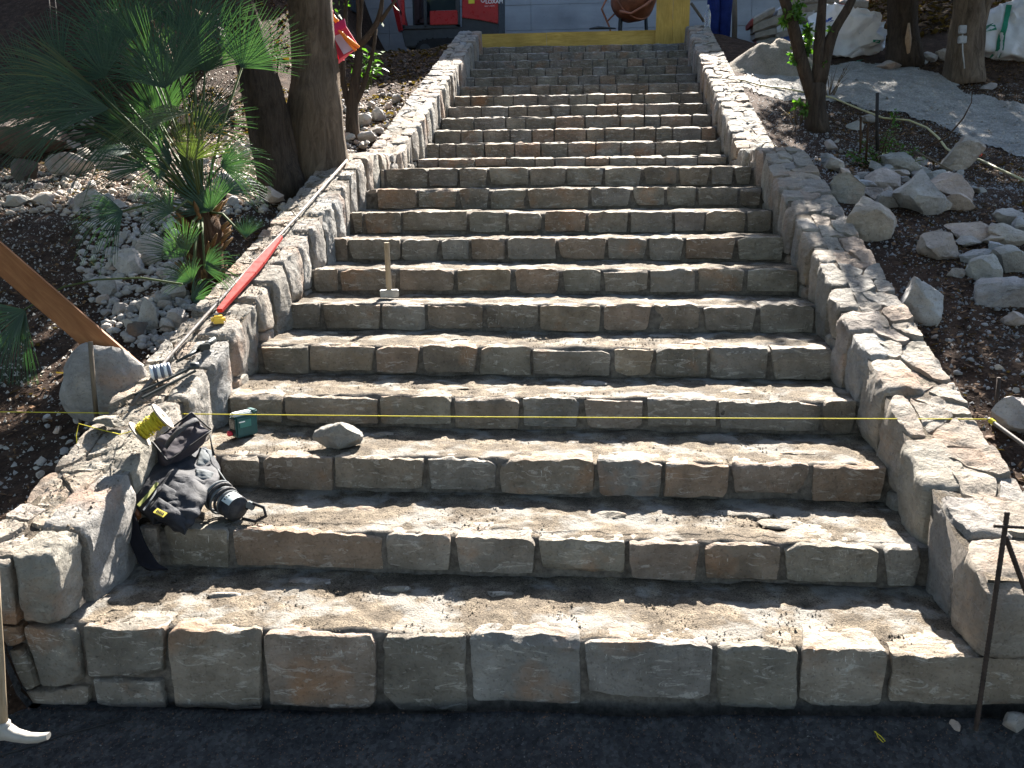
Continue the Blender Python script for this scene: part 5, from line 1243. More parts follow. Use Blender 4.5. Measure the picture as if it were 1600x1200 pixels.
bag(1258, 26, 18, 14, .2, 'white cement bag between the stems of the forked tree', 0, bpy.data.materials['pale paper'])
bag(1268, 2, 70, 14, .0, 'brown cement bag on top behind the forked tree', 0)
bag(1330, 10, 40, 14, .0, 'grey cement bag behind the crumpled white sack', 0)
# sand heap
ch = G3(1205, 118)
def heap(x, y): 
    c = (ch.x+.1, ch.y+.35); r = np.sqrt(((x-c[0])/.78)**2+((y-c[1])/.63)**2); return ground_z(x, y)-.04+.36*(.5+.5*np.cos(np.pi*np.clip(r, 0, 1)))*(1+.16*fb1(x*5, y*5, 3, 4))
o = grid_mesh('sand_heap', span(ch.x-.8, ch.x+1.0, .03), span(ch.y-.35, ch.y+1.1, .03), heap, M['sand'], lambda x, y: ((x-ch.x-.1)/.78)**2+((y-ch.y-.35)/.63)**2 < 1); tag(o, 'heap of grey brown sand at the foot of the cement bags', kind='stuff')
V, Q = rock_shape(88, 4, 12, .55, .9, .06, (.26, .2, .22)); p = G3(1270, 108); o = mk('rock', V+np.array(p)+np.array([0, .25, .12]), Q, M['sand']); recenter(o); tag(o, 'pale rounded rock between the forked tree stems and the sand heap', 'rock')
# yellow pipe
p = aty(1450, 46, 11.8); pr = empty('yellow_pipe', p); tag(pr, 'short piece of yellow corrugated pipe on red soil between the two right trunks', 'pipe')
m_ = MB(); prof = []
for i in range(13): prof.append((.05+.006*(i % 2), -.12+i*.02))
for i in range(12, -1, -1): prof.append((.04, -.12+i*.02))
m_.lathe(p, prof, 18, (.35, -.5, .8)); keep(m_.build('pipe_wall', plain('yellow plastic', (.65, .42, .03), .4), None, True), pr)

# ------------------------------------------------------------ pink carton with orange handles
M['pink'] = plain('pink red card', (.55, .045, .09), .55, .3, 0, .08); M['pinkd'] = plain('magenta card', (.30, .02, .12), .6, .3, 0, .06); M['lab'] = plain('lilac label', (.62, .5, .66), .6, .3, 0, .04); M['orr'] = plain('orange band', (.85, .25, .03), .5, .3, 0, .06)
yc = y1+.22
K = lambda u, v, dy=0: Vector(tip(u, v, yc+dy))
ca = empty('carton', K(530, 100)); tag(ca, 'pink red open carton with orange band handles hanging beside the straight trunk', 'carton')
ft = [K(516, 40), K(538, 29), K(541, 42), K(561, 73), K(523, 103), K(514, 92)]
def plate(pts, dep, mat, name, parent, th=.0):
    n = len(pts); v = list(pts)+[p+Vector((0, dep, 0)) for p in pts]
    f = [tuple(range(n)), tuple(range(n, 2*n))[::-1]]+[(i, i+n, (i+1) % n+n, (i+1) % n) for i in range(n)]
    o = mk(name, v, f, mat, smooth=False); keep(o, parent); return o
plate([K(512, 41), K(538, 29), K(541, 42), K(515, 58)], .006, M['pinkd'], 'inside_panel', ca)
plate([K(516, 55, -.03), K(541, 42, -.03), K(561, 73, -.04), K(530, 92, -.04)], .008, M['pink'], 'side_panel', ca)
plate([K(530, 92, -.04), K(556, 76, -.04), K(524, 103, .03), K(521, 98, .03)], .02, M['pink'], 'bottom_panel', ca)
plate([K(512, 58, -.005), K(522, 53, -.005), K(532, 92, -.005), K(515, 94, -.005)], .12, M['pink'], 'end_panel', ca)
plate([K(520.5, 57, -.042), K(533, 52.5, -.042), K(552, 77, -.05), K(537, 85, -.05)], .003, M['lab'], 'label', ca)
m_ = MB(); m_.tube([K(529, 48, -.05), K(535, 52, -.08), K(540, 58, -.08), K(561, 74, -.06)], [.007, .012, .014, .012], 6); m_.tube([K(531, 50, -.05), K(541, 62, -.07), K(556, 79, -.05)], [.007, .012, .012], 6); keep(m_.build('handle', M['orr'], None, True), ca)
m_ = MB(); m_.tube([K(519, 22), K(523, 30), K(527, 34)], [.012, .018, .02], 6); keep(m_.build('handle', M['orr'], None, True), ca)
m_ = MB(); m_.tube([K(515, 40, -.1), K(511, 45, -.2), K(508, 47, -.22)], .005, 5); m_.tube([K(519, 16), K(521, 22), K(519, 40)], .008, 5); keep(m_.build('tie', M['pink'], None, True), ca)

# ------------------------------------------------------------ plank, iron lattice, stakes, rebar, string
M['plank'] = woodm('orange brown plank', (.17, .065, .024), (.33, .16, .068), (1.2, 10, 10))
pa = wtop(225, 572); pa = np.array([pa[0]-.03, pa[1], pa[2]-.06]); A = Vector(pa); Bp = Vector(tip(-60, 352, float(pa[1])-.15))
dr_ = (Bp-A).normalized(); L_ = (Bp-A).length+.25; mid = A+dr_*(L_/2-.25)
o = mk('plank', [], [], M['plank']); bpy.data.objects.remove(o)
m_ = MB(); m_.box((0, 0, 0), (L_, .028, .118)); o = m_.build('plank', M['plank'], None, bevel=.003); tag(o, 'orange brown wooden plank sloping up from the left wall to the left edge', 'plank')
zax = Vector((0, 0, 1)); xa = dr_; ya = zax.cross(xa).normalized(); za = xa.cross(ya); mt = Matrix((xa, ya, za)).transposed().to_4x4(); mt.translation = mid; o.matrix_world = mt
M['rust'] = plain('rusty rebar', (.04, .027, .021), .8, .3, .1, .4, 40, .6, 200); M['iron'] = plain('grey iron', (.10, .085, .075), .7, .3, .0, .25, 30, .3)
def rebar(mb, pts, r, n=8):
    P = [Vector(p) for p in pts]; tot = sum((P[i+1]-P[i]).length for i in range(len(P)-1)); k = int(tot/.006); out = []; rr = []
    for i in range(len(P)-1):
        m = max(2, int((P[i+1]-P[i]).length/.006))
        for j in range(m): out.append(P[i].lerp(P[i+1], j/m)); rr.append(r*(1.13 if len(out) % 2 else .96))
    out.append(P[-1]); rr.append(r); mb.tube(out, rr, n)
la = empty('iron_lattice', tip(90, 95, 8.6)); tag(la, 'upright iron ladder lattice standing before the dark rock face', 'lattice')
for (u0, u1) in ((74, 88), (84, 96)): m_ = MB(); m_.tube([tip(u0-1, -30, 8.6), tip(u1, 100, 8.6)], .006, 5); m_.build('rail', M['iron'], la, True)
for i in range(7): v = -8+i*17; m_ = MB(); m_.tube([tip(74+i*1.8, v, 8.6), tip(87+i*1.5, v+4, 8.6)], .005, 5); m_.build('rung', M['iron'], la, True)
yq = float(wtop(150, 640)[1])+.1
rod('stake', [tip(151, 655, yq), tip(146, 600, yq), tip(141, 534, yq)], .011, M['darkwood'], 'thin wooden stake standing in soil before the large grey boulder on the left', 'stake')
# long steel bar, level, tape, clamps on the left wall
def WT(u, v, h=.0): p = wtop(u, v, h); return Vector((p[0], p[1], p[2]))
rod('steel_bar', [WT(542, 250, .03), WT(460, 343, .03), WT(400, 407, .03), WT(300, 517, .03), WT(262, 560, .03), WT(206, 632, .02)], .0085, M['iron'], 'long thin steel bar lying lengthwise on the left wall', 'bar', 8)
M['lvl'] = plain('red level body', (.34, .013, .008), .55, .25, 0, .12, 20)
M['vial'] = plain('green vial', (.03, .25, .10), .2, .5)
a, b = WT(343, 486, .035), WT(439, 371, .035); dl = (b-a).normalized(); wv = Vector((dl.y, -dl.x, 0)).normalized(); up = wv.cross(dl).normalized()
if up.z < 0: up = -up
lv = empty('spirit_level', a); tag(lv, 'red spirit level lying on the left wall beside the steel bar', 'spirit level')
def lvl_prism(t0, t1, w0, w1, th=.022, mat=None, name='body', zo=0, par=None, off=(0, 0)):
    p0, p1 = a.lerp(b, t0), a.lerp(b, t1); v = []
    for p, w_, of in ((p0, w0, off[0]), (p1, w1, off[1])):
        for s, h in ((-1, 0), (1, 0), (1, 1), (-1, 1)): v.append(p+wv*(s*w_/2+of)+up*(zo+h*th-.01))
    f = [(3, 2, 1, 0), (4, 5, 6, 7), (0, 1, 5, 4), (1, 2, 6, 5), (2, 3, 7, 6), (3, 0, 4, 7)]
    m_ = MB(); m_.add(v, f); return m_.build(name, mat or M['lvl'], par or lv, bevel=.002)
lvl_prism(0, .46, .030, .062, name='body'); lvl_prism(.461, .60, .062, .062, name='body'); lvl_prism(.601, 1, .062, .024, name='body')
lvl_prism(.50, .56, .03, .03, .004, M['vial'], 'vial', .0135); lvl_prism(.60, .66, .02, .016, .003, M['white'], 'vial', .0135); lvl_prism(.04, .07, .02, .02, .003, M['black'], 'hand_hole', .013); lvl_prism(.92, .95, .014, .013, .003, M['black'], 'hand_hole', .013)
lvl_prism(.42, .49, .04, .04, .003, M['black'], 'hand_hole', .0135)
c = WT(341, 499, .03); tm = empty('tape_measure', c); tag(tm, 'yellow tape measure lying on the left wall below the red level', 'tape measure')
rot = Matrix.Rotation(.5, 3, 'Z'); m_ = MB(); m_.box(c, (.075, .06, .04), rot, .85); m_.build('case', plain('yellow case', (.75, .48, .04), .4, .4, 0, .06), tm, bevel=.012)
m_ = MB(); m_.box(c+Vector((-.012, .004, .021)), (.034, .026, .012), rot, .8); m_.build('clip', M['black'], tm, bevel=.003)
# black clamps / rasp
M['tool'] = plain('blackened steel', (.025, .03, .03), .45, .5, .4, .2)
rp = empty('bar_clamp', WT(330, 535, .02)); tag(rp, 'black bar clamp lying on the left wall just below the tape measure', 'clamp')
m_ = MB(); m_.tube([WT(275, 566, .02), WT(312, 546, .03)], [.006, .011], 7); m_.tube([WT(312, 546, .035), WT(336, 530, .045)], [.017, .014], 8); m_.build('bar', M['tool'], rp, True)
m_ = MB(); m_.box(WT(320, 542, .045), (.05, .02, .03), Matrix.Rotation(.7, 3, 'Z')); m_.build('jaw', M['tool'], rp, bevel=.004); m_ = MB(); m_.box(WT(330, 531, .035), (.02, .05, .02), Matrix.Rotation(.7, 3, 'Z')); m_.build('jaw', M['tool'], rp, bevel=.004)
tp = empty('folding_clamp', WT(305, 577, .02)); tag(tp, 'pair of hinged flat black arms lying on the left wall by the striped roll', 'folding clamp')
for (q0, q1) in (((210, 617), (303, 573)), ((222, 622), (306, 579))):
    m_ = MB(); p0, p1 = WT(*q0, .025), WT(*q1, .04); d_ = (p1-p0); m_.box((p0+p1)/2, (d_.length, .014, .01), d_.to_track_quat('X', 'Z').to_matrix()); m_.build('arm', M['tool'], tp, bevel=.002)
m_ = MB(); m_.lathe(WT(304, 575, .03), [(0, .025), (.02, .025), (.024, .01), (.024, 0)], 14); m_.build('hinge', M['tool'], tp, True)
ro = empty('striped_roll', WT(251, 584, .02)); tag(ro, 'small roll banded in white and blue grey lying on the left wall', 'roll')
ce = WT(251, 580, .045); ax_ = Vector((.75, .35, .1)).normalized()
for i in range(6): m_ = MB(); m_.lathe(ce+ax_*(-.045+i*.015), [(0, 0), (.031, 0), (.034, .004), (.034, .011), (.031, .0148), (0, .0148)], 18, ax_); m_.build('band', M['white'] if i % 2 == 0 else plain('blue grey band', (.12, .14, .19), .5), ro, True)
# yellow string reel
M['ply'] = woodm('thin plywood', (.24, .2, .16), (.36, .31, .25), (6, 6, 6)); M['string'] = plain('yellow string', (.50, .42, .03), .7, .2, 0, .1, 60)
q1 = _v3(wtop(218, 678, .075)); q2 = Vector(tip(254, 650, q1.y+.035)); ce = (q1+q2)/2; ax_ = (q2-q1).normalized(); hs = (q2-q1).length/2
sp_ = empty('string_reel', ce-Vector((0, 0, .07))); tag(sp_, 'plywood reel wound with yellow string resting against the dark pouch', 'string reel')
for s in (-1, 1): m_ = MB(); m_.lathe(ce+ax_*s*hs, [(.012, -.003), (.062, -.003), (.062, .003), (.012, .003), (.012, -.003)], 28, ax_); m_.build('disc', M['ply'], sp_, False)
m_ = MB(); q = Vector((0, 0, 1)).rotation_difference(ax_); pts = []
for i in range(520):
    t = i/519; a_ = i*.62; r_ = .03+.006*math.sin(t*23)+.004*math.sin(i*1.7); pts.append(ce+q @ Vector((r_*math.cos(a_), r_*math.sin(a_), .8*hs*math.sin(t*37))))
m_.tube(pts, .0022, 4); m_.build('winding', M['string'], sp_, True)
m_ = MB(); m_.lathe(ce-ax_*hs, [(.02, 0), (.026, .0), (.026, 2*hs), (.02, 2*hs)], 14, ax_); m_.build('core', M['string'], sp_, True)
m_ = MB(); m_.tube([ce-ax_*.03+Vector((-.03, 0, .0)), WT(188, 679, .02), WT(160, 672, .02), WT(123, 662, .05), WT(119, 680, .02), WT(121, 700, -.02)], .002, 5); m_.build('loose_end', M['string'], sp_, True)
# rebar pin with the long string
ypin = float(wtop(1545, 655)[1]); zs = .03
s0 = Vector(tip(1545, 655, ypin)); p1_ = Vector(tip(1612, 704, ypin-.25)); 
rp_ = empty('rebar_pin', p1_); tag(rp_, 'grey ribbed rebar pin pointing at the right wall with the yellow string tied on', 'rebar')
m_ = MB(); rebar(m_, [s0, p1_], .008); m_.build('bar', M['iron'], rp_, True)
m_ = MB()
for i in range(5): m_.lathe(s0.lerp(p1_, .03+.02*i), [(.008, 0), (.0115, .003), (.008, .006)], 10, (p1_-s0))
m_.build('string_knot', M['string'], rp_, True)
sL = Vector(tip(-40, 643, ypin+.05)); sM = Vector(tip(748, 650, ypin+.02))
rod('mason_string', [sL, sL.lerp(sM, .5)+Vector((0, 0, -.003)), sM+Vector((0, 0, -.004)), sM.lerp(s0, .5)+Vector((0, 0, -.003)), s0], .0021, M['string'], 'taut yellow string stretched across the whole stairs at the lower steps', 'string', 6)
rod('mason_string', [tip(-40, 709.5, ypin+.1), tip(60, 712, ypin+.1), tip(112, 712, ypin+.1)], .0016, M['string'], 'short thin yellow string crossing the soil at the left edge', 'string', 6)
sg = gz(1.95, ypin+.2)
rod('rebar_stake', [tip(1551, 690, ypin+.12), tip(1556, 640, ypin+.12), tip(1561, 590, ypin+.12)], .0085, M['rust'], 'dark rusty stake standing upright beside the rebar pin', 'stake')
p = atz(1374, 1150, -.27); lp = [(1350, 1132), (1362, 1140), (1376, 1150), (1383, 1158), (1380, 1160), (1372, 1152), (1366, 1138)]
rod('string_scrap', [Vector(atz(u, v, -.20)) for u, v in lp], .0016, M['string'], 'small loop of yellow string lying on the dark ground', 'string', 5)
# rebar trestle at the lower right
tf = empty('rebar_trestle', atz(1525, 1144, -.20)); tag(tf, 'dark rebar trestle leaning at the lower right before the wall end', 'rebar')
g0 = Vector(atz(1524, 1146, -.20)); y_ = -.10; tp_ = Vector(tip(1574, 800, y_))
m_ = MB(); rebar(m_, [g0, tp_], .0075); m_.build('leg', M['rust'], tf, True)
m_ = MB(); rebar(m_, [Vector(tip(1571, 838, y_+.02)), Vector(tip(1625, 985, y_+.05))], .0075); m_.build('leg', M['rust'], tf, True)
m_ = MB(); rebar(m_, [Vector(tip(1553, 822, y_-.01)), Vector(tip(1640, 826, y_-.01))], .005); m_.build('crossbar', M['rust'], tf, True)
# black cable on the ground, pickaxe
rod('cable', [Vector((lambda q: (q[0], q[1], gz(q[0], q[1])+.004))(atz(u, v, -.33))) for u, v in ((-20, 1182), (40, 1172), (100, 1160), (150, 1151), (198, 1140))], .004, M['blk'], 'thin black cable lying on the ground at the lower left', 'cable', 6)
pk = empty('pickaxe', atz(10, 1150, -.28)); tag(pk, 'pickaxe with pale worn head and wooden handle at the bottom left corner', 'pickaxe')
yk = -.42; kk = lambda u, v, dy=0: Vector(tip(u, v, yk+dy))
m_ = MB(); m_.tube([kk(6, 1134), kk(3, 1080), kk(1, 1030), kk(-4, 960), kk(-10, 880)], [.0135, .012, .0115, .012, .015], 10); m_.build('handle', M['wood'], pk, True)
M['bone'] = plain('pale worn head', (.27, .25, .22), .5, .5, 0, .12, 18)
V = []; F = []; sec = [(-22, 1146, .020, .022), (-8, 1140, .024, .03), (2, 1140, .026, .034), (12, 1143, .024, .026), (26, 1149, .02, .019), (45, 1153, .018, .015), (62, 1153, .017, .013), (76, 1150, .013, .010)]
for (u, v, wd, hh) in sec:
    c = kk(u, v)
    for j in range(10): a_ = 2*math.pi*j/10; V.append(c+Vector((0, wd*math.cos(a_), hh*np.sign(math.sin(a_))*abs(math.sin(a_))**.7)))
for i in range(len(sec)-1):
    for j in range(10): F.append((i*10+j, i*10+(j+1) % 10, (i+1)*10+(j+1) % 10, (i+1)*10+j))
F.append(tuple(range(10))[::-1]); F.append(tuple((len(sec)-1)*10+j for j in range(10)))
keep(mk('head', V, F, M['bone'], sharp=50), pk)
m_ = MB(); m_.lathe(kk(6, 1138)+Vector((0, 0, -.01)), [(.0165, 0), (.022, .004), (.021, .03), (.015, .034)], 14); m_.build('collar', M['bone'], pk, True)
# club hammer on the sixth tread
zt6 = step_z(6); hb = atz(607, 466, zt6); hx, hy = float(hb[0]), float(hb[1])+.03
ha = empty('club_hammer', (hx, hy, zt6)); tag(ha, 'club hammer standing on its steel head with the wooden handle straight up', 'hammer')
m_ = MB(); m_.box((hx, hy, zt6+.025), (.112, .045, .045), Matrix.Rotation(.25, 3, 'Z')); m_.build('head', plain('worn hammer steel', (.30, .29, .27), .5, .5, .5, .25, 30), ha, bevel=.005)
ht = Vector(tip(604, 379, hy)); m_ = MB(); m_.tube([(hx, hy, zt6+.03), (hx-.002, hy, zt6+.10), ht.lerp(Vector((hx, hy, zt6)), .3), ht], [.014, .0175, .0165, .0165], 12); m_.build('handle', M['wood'], ha, True, sharp=50)

# ------------------------------------------------------------ line laser, pouch, tool vest on the left wall
M['lteal'] = plain('dark teal rubber', (.01, .06, .06), .5, .4, 0, .15); M['lgrey'] = plain('dusty pale top', (.42, .46, .45), .6, .3, 0, .12)
ll = atz(376, 686, step_z(4)-.149); lb = atz(376, 686, .298)
lx0 = Vector((float(lb[0]), float(lb[1])+.05, .298)); rotl = Matrix.Rotation(R(-38), 3, 'Z')
ls = empty('line_laser', lx0); tag(ls, 'dark teal line laser with pale top and red knob standing on the third tread', 'laser level')
def LB(c, d, mat, name, bv_=.004, ta=1.): m_ = MB(); m_.box(lx0+rotl @ Vector(c), d, rotl, ta); return m_.build(name, mat, ls, bevel=bv_)
LB((0, 0, .055), (.062, .115, .10), M['lteal'], 'housing', .008); LB((-.001, -.006, .112), (.05, .112, .016), M['lgrey'], 'top_cover', .005, .85); LB((0, .047, .114), (.058, .03, .02), M['lteal'], 'top_bumper', .006)
LB((0, -.059, .07), (.046, .006, .05), M['glass'], 'laser_window', .002); LB((0, -.061, .038), (.052, .008, .012), M['blk'], 'front_bumper', .003); LB((.0325, -.01, .07), (.004, .06, .035), M['lgrey'] if False else plain('teal print', (.03, .14, .12), .5), 'side_label', .001); LB((.034, -.028, .08), (.003, .03, .005), M['white'], 'printed_line', 0)
m_ = MB(); m_.lathe(lx0+rotl @ Vector((-.012, -.058, .024)), [(0, 0), (.012, 0), (.013, .004), (.013, .016), (.010, .02), (0, .02)], 16, rotl @ Vector((0, -1, 0))); m_.build('knob', plain('red knob', (.6, .03, .06), .4), ls, True)

M['cloth'] = G('black work cloth'); g = M['cloth']
cc = g.ramp(g.noise(14, 5, .6), [(.3, (.009, .010, .014)), (.7, (.028, .029, .035))]); dd = g.ramp(g.noise(5, 5, .65, g.map((1, 1, 1), loc=(4, 1, 2))), [(.5, 0.), (.72, .55)])
cc = g.mix(dd, cc, (.15, .14, .13)); wv_ = g.n('TexWave'); wv_.inputs['Scale'].default_value = 260; g.l(g.pos(), wv_.inputs['Vector'])
bb_ = g.bump(g.noise(20, 6, .65, dist=.8), .6, .012); bb_ = g.bump(wv_.outputs[0], .12, .001, bb_); M['cloth'] = g.fin(cc, .8, bb_, .3)
M['clothg'] = plain('dusty grey cloth', (.10, .108, .112), .85, .25, 0, .3, 12, .6, 30); M['zip'] = plain('green yellow trim', (.20, .20, .03), .7)
def cloth_patch(pts, nu, nv, seed, amp=.006, thick=.006, freq=14, bulge=0., name='panel', mat=None, parent=None, fold_dir=None, famp=0., ff=20.):
    """bilinear or Coons-like patch through a control net of world points, crumpled and thickened"""
    A = np.array([[p[:] for p in row] for row in pts], float); ru, rv = A.shape[:2]
    tu = np.linspace(0, ru-1, nu); tv = np.linspace(0, rv-1, nv)
    B_ = np.stack([np.stack([np.interp(tu, range(ru), A[:, j, k]) for j in range(rv)], 1) for k in range(3)], 2)
    C3 = np.stack([np.stack([np.interp(tv, range(rv), B_[i, :, k]) for i in range(nu)], 0) for k in range(3)], 2)
    for _ in range(3):
        C3[1:-1] = (C3[:-2]+2*C3[1:-1]+C3[2:])/4; C3[:, 1:-1] = (C3[:, :-2]+2*C3[:, 1:-1]+C3[:, 2:])/4
    du = np.gradient(C3, axis=0); dv = np.gradient(C3, axis=1); N = np.cross(du, dv); N /= np.linalg.norm(N, axis=2, keepdims=True)+1e-9
    if N[..., 2].mean() < 0: N = -N
    P = C3.reshape(-1, 3); Nf = N.reshape(-1, 3)
    U_, V_ = np.meshgrid(np.linspace(0, 1, nu), np.linspace(0, 1, nv), indexing='ij'); 
    h = amp*(1-1.6*np.abs(fbm(P*freq, seed, 3)))+bulge*(np.sin(np.pi*U_)*np.sin(np.pi*V_)).ravel()**.45
    if famp: h = h+famp*np.sin(ff*(U_.ravel()+.35*fbm(P*5, seed+2, 2)))
    top = P+Nf*h[:, None]; bot = P-Nf*thick*.2+Nf*(h*.4)[:, None]-Nf*thick
    n = nu*nv; i = np.arange((nu-1)*(nv-1)); a = (i//(nv-1))*nv+i % (nv-1); Qt = np.stack([a, a+1, a+nv+1, a+nv], 1)
    Qb = Qt[:, ::-1]+n; F = [tuple(q) for q in Qt]+[tuple(q) for q in Qb]
    rim = [j for j in range(nv)]+[k*nv+nv-1 for k in range(1, nu)]+[(nu-1)*nv+j for j in range(nv-2, -1, -1)]+[k*nv for k in range(nu-2, 0, -1)]
    for k in range(len(rim)): r0, r1 = rim[k], rim[(k+1) % len(rim)]; F.append((r0, r0+n, r1+n, r1))
    o = mk(name, np.concatenate([top, bot]), F, mat or M['cloth'], sharp=60); keep(o, parent); return o
# surfaces: the vest hangs from the coping over the inner edge onto the second tread
def S(u, v, y): return Vector(tip(u, v, y))
# depth guide: coping near (200,760) is y~.6 ; second tread nosing at y=.5
vst = empty('tool_vest', (-1.3, .6, .149)); tag(vst, 'black work vest with pockets, yellow label and yellow trim draped over the lower left wall', 'work vest')
net = [[S(187, 768, .66), S(218, 726, .78), S(262, 706, .92), S(322, 700, 1.0)],
       [S(200, 786, .60), S(240, 755, .66), S(290, 738, .74), S(345, 730, .86)],
       [S(222, 800, .54), S(262, 782, .56), S(300, 772, .6), S(342, 752, .74)],
       [S(240, 808, .50), S(268, 815, .49), S(298, 808, .50), S(322, 780, .62)],
       [S(246, 810, .50), S(268, 824, .47), S(290, 829, .465), S(312, 800, .56)]]
cloth_patch(net, 48, 44, 3, .010, .03, 11, .02, 'vest_body', M['cloth'], vst, None, .004, 24)
# pockets
def off(p, d): v = Vector(p)-_v(_C); return Vector(p)-v.normalized()*d
_v = lambda a: Vector((float(a[0]), float(a[1]), float(a[2])))
def pocket(q, y, name, mat, bulge=.02, seed=1, lift=.03, n=18): return cloth_patch([[off(S(*q[0], y[0]), lift+.012), off(S(*q[3], y[3]), lift+.012)], [off(S(*q[1], y[1]), lift+.012), off(S(*q[2], y[2]), lift+.012)]], n, n, seed, .006, .03, 20, bulge, name, mat, vst)
pocket([(248, 778), (300, 806), (288, 828), (232, 798)], (.58, .56, .50, .53), 'pocket', M['cloth'], .018, 5, .045)
pocket([(256, 756), (312, 790), (300, 806), (247, 776)], (.66, .62, .58, .60), 'pocket_flap', M['cloth'], .012, 6, .055)
pocket([(268, 740), (322, 752), (316, 784), (262, 762)], (.76, .74, .68, .68), 'pocket', M['cloth'], .03, 7, .05)
pocket([(306, 732), (334, 738), (328, 762), (303, 757)], (.82, .84, .78, .76), 'dusty_pocket', M['clothg'], .022, 8, .075)
pocket([(312, 700), (335, 706), (326, 730), (306, 730)], (.98, 1.0, .9, .86), 'collar', M['clothg'], .012, 9, .05)
pocket([(276, 748), (300, 748), (306, 762), (288, 762)], (.78, .78, .74, .74), 'raised_flap', M['clothg'], .01, 12, .085)
pocket([(186, 774), (206, 756), (204, 776), (198, 781)], (.66, .68, .62, .62), 'hem', M['clothg'], .003, 13, .03)
def strip(q, ys, w_, name, mat, lift): 
    P = [off(S(*a, y), lift) for a, y in zip(q, ys)]; L1 = []; L2 = []
    for i, p in enumerate(P):
        d = (P[min(i+1, len(P)-1)]-P[max(i-1, 0)]).normalized(); vv = (p-_v(_C)).normalized(); s = d.cross(vv).normalized()*w_/2; L1.append(p+s); L2.append(p-s)
    return cloth_patch([L1, L2], max(8, len(P)*4), 5, 4, .001, .003, 20, 0, name, mat, vst)
strip([(246, 754), (234, 772), (216, 790)], (.70, .63, .565), .013, 'yellow_trim', M['zip'], .07)
strip([(250, 758), (240, 776), (224, 797)], (.70, .63, .555), .006, 'zip', M['clothg'], .075)
lb1, lb2 = off(S(243, 797.5, .545), .118), off(S(258, 805, .535), .120); dd_ = (lb2-lb1); m_ = MB()
upv = Vector((.1, -.45, .85)).normalized(); rr_ = Matrix((dd_.normalized(), upv.cross(dd_.normalized()).normalized(), upv)).transposed()
m_.box((lb1+lb2)/2, (dd_.length*1.05, .024, .003), rr_); m_.build('label', plain('yellow label', (.62, .48, .06), .6, .3, 0, .1), vst)
m_ = MB(); 
for i in range(5): m_.box((lb1+lb2)/2+dd_*(-.3+i*.15)+upv*.003, (dd_.length*.09, .010 if i % 2 else .013, .001), rr_)
m_.build('label_print', M['black'], vst)
# dark strap hanging over the riser down to the first tread, and the leather bit
strap = cloth_patch([[S(190, 792, .60), S(206, 790, .58)], [S(194, 812, .5), S(212, 808, .5)], [S(204, 850, .44), S(224, 846, .44)], [S(218, 884, .40), S(243, 878, .40)], [S(234, 889, .37), S(262, 889, .37)]], 26, 8, 4, .003, .008, 12, 0, 'strap', plain('black webbing', (.008, .008, .012), .85, .2), vst)
cloth_patch([[S(197, 792, .58), S(214, 790, .58)], [S(206, 818, .53), S(218, 806, .53)]], 8, 8, 4, .003, .01, 12, .01, 'leather_tab', plain('brown leather', (.16, .06, .02), .6), vst)
m_ = MB(); m_.tube([off(S(338, 730, .9), .05), off(S(350, 748, .8), .05), off(S(364, 768, .72), .04)], .004, 6); m_.build('cord', M['clothg'], vst, True)
# pouch
po = empty('pouch', S(270, 720, .95)); tag(po, 'dark grey zipped pouch with carry handle lying on top of the vest', 'pouch')
TL, TR, BR, BL = S(299, 645, 1.12), S(331, 673, 1.08), S(262, 722, .88), S(238, 692, .96)
def pbody():
    tl, tr, br, bl = [off(p, .19) for p in (TL, TR, BR, BL)]
    vv = Vector((-.45, .35, -.8)).normalized()*.095
    c8 = [[[bl+vv, bl], [tl+vv, tl]], [[br+vv, br], [tr+vv, tr]]]
    c8 = np.array([[[list(q) for q in b_] for b_ in a_] for a_ in c8]); V, Q = cube_grid(26, 34, 12)
    rr = .16; inner = np.clip(V, -(1-rr), 1-rr); d = (V-inner)/rr; L = np.linalg.norm(d, axis=1); p = inner+d/np.maximum(L, 1)[:, None]*rr; t = (p+1)/2; P = 0
    for i in (0, 1):
        for j in (0, 1):
            for l in (0, 1):
                w_ = (t[:, 0] if i else 1-t[:, 0])*(t[:, 1] if j else 1-t[:, 1])*(t[:, 2] if l else 1-t[:, 2]); P = P+w_[:, None]*c8[i, j, l]
    ctr = P.mean(0); P = P+.008*n3(P*16, 3, 3)-(P-ctr)*(.12*np.abs(fbm(P*9, 5, 2)))[:, None]
    o = mk('pouch_body', P, Q, M['cloth2'], sharp=70); keep(o, po); return tl, tr, br, bl, vv
M['cloth2'] = plain('dark aubergine grey cloth', (.038, .031, .037), .8, .3, 0, .22, 10, .5, 28)
tl, tr, br, bl, vv = pbody()
up_ = -vv.normalized()
m_ = MB(); e = [bl+up_*.002, tl.lerp(bl, .03)+up_*.004, tl+up_*.0, tl.lerp(tr, .5)+up_*.003, tr+up_*.0]; m_.tube([bl.lerp(tl, t_)+up_*.003+vv*.02 for t_ in np.linspace(0, 1, 8)]+[tl.lerp(tr, t_)+up_*.003+vv*.02 for t_ in np.linspace(.1, .95, 6)], .004, 6); m_.build('zip', M['blk'], po, True)
m_ = MB(); m_.tube([bl.lerp(br, t_)+up_*.004 for t_ in np.linspace(.02, .98, 9)], .0045, 6); m_.tube([br.lerp(tr, t_)+up_*.004 for t_ in np.linspace(.02, .98, 9)], .003, 6); m_.build('piping', M['blk'], po, True)
hm = []
for t_, h_ in ((.12, .0), (.2, .03), (.35, .055), (.55, .06), (.75, .05), (.86, .03), (.9, .0)): hm.append(bl.lerp(tl, t_).lerp(br.lerp(tr, t_), .5)+up_*(h_+.004))
sd_ = (br-bl).normalized()*.014
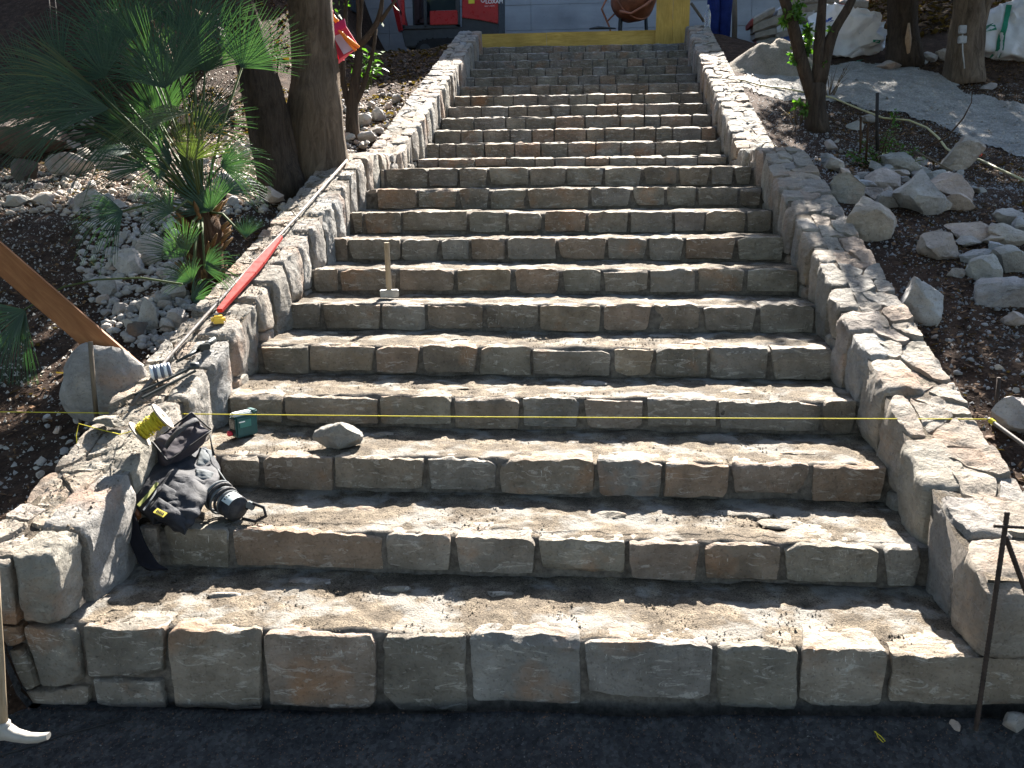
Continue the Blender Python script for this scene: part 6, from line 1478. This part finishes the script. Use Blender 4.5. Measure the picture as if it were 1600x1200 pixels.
cloth_patch([[p-sd_ for p in hm], [p+sd_ for p in hm]], 6, 24, 3, .001, .004, 10, 0, 'handle', M['cloth'], po) if False else keep(mk('handle', [q for p in hm for q in (p-sd_, p+sd_, p+sd_+up_*.005, p-sd_+up_*.005)], [f for i in range(len(hm)-1) for f in ((4*i, 4*i+1, 4*i+5, 4*i+4), (4*i+3, 4*i+7, 4*i+6, 4*i+2), (4*i, 4*i+4, 4*i+7, 4*i+3), (4*i+1, 4*i+2, 4*i+6, 4*i+5))], M['cloth']), po)
m_ = MB(); m_.tube([tr+vv*.3, tr+vv*.3+Vector((.01, -.02, -.03)), tr+Vector((.012, -.03, -.10))], [.004, .003, .006], 6); m_.build('zip_pull', M['blk'], po, True)
# coiled black belt with printed grey patch and buckle
yg = .60; bc = off(S(352, 783, yg+.08), .02); blt = empty('coiled_belt', bc-Vector((0, 0, .06))); tag(blt, 'coiled black strap with a grey printed patch and buckle loop on the second tread', 'strap')
axb = Vector((.82, -.5, -.22)).normalized()
for i in range(6):
    r_ = .066-.003*i; m_ = MB(); m_.lathe(bc+axb*(-.05+.016*i)+Vector((rnd.uniform(-.004, .004), 0, rnd.uniform(-.004, .004))), [(r_-.006, -.006), (r_, -.005), (r_+.002, 0), (r_, .006), (r_-.006, .006), (r_-.006, -.006)], 24, axb); m_.build('coil', M['cloth'] if i % 2 else M['clothg'], blt, True)
m_ = MB(); m_.lathe(bc+axb*.035, [(.048, 0), (.052, .02), (.046, .045), (.03, .056), (0, .06)], 24, axb); m_.build('core_roll', M['cloth'], blt, True)
q = Vector((0, 0, 1)).rotation_difference(axb); nn_ = 12
def arc(a0, a1, r_, z0, z1):
    v = []; f = []
    for i in range(nn_):
        a_ = a0+(a1-a0)*i/(nn_-1)
        for z_ in (z0, z1): v.append(bc+q @ Vector((r_*math.cos(a_), r_*math.sin(a_), z_)))
    for i in range(nn_-1): f.append((2*i, 2*i+1, 2*i+3, 2*i+2))
    return v, f
# printed patch faces the viewer and the sky
best = max(range(36), key=lambda k: (q @ Vector((math.cos(k*math.pi/18), math.sin(k*math.pi/18), 0))).dot(Vector((.1, -.5, .8)))); am = best*math.pi/18
v, f = arc(am-.7, am+.6, .0535, .030, .078); keep(mk('grey_patch', v, f, M['lgrey']), blt)
for i in range(5): v, f = arc(am-.55+i*.22, am-.45+i*.22, .0542, .036, .046); keep(mk('patch_print', v, f, M['blk']), blt)
m_ = MB(); m_.lathe(bc+axb*.03, [(.047, 0), (.0525, .002), (.0525, .05), (.046, .052)], 24, axb); m_.build('wrap', M['cloth'], blt, True)
b0 = bc+axb*.05+Vector((.055, 0, -.01)); m_ = MB(); m_.tube([b0, b0+Vector((.03, -.0, .024)), b0+Vector((.075, -.01, .012)), b0+Vector((.085, -.02, -.02)), b0+Vector((.045, -.03, -.04)), b0+Vector((-.01, -.03, -.03))], .007, 7); m_.build('buckle_loop', M['blk'], blt, True)
m_ = MB(); m_.box(b0+Vector((.018, 0, .015)), (.035, .02, .03), Matrix.Rotation(.5, 3, 'Y')); m_.build('buckle', M['clothg'], blt, bevel=.004)
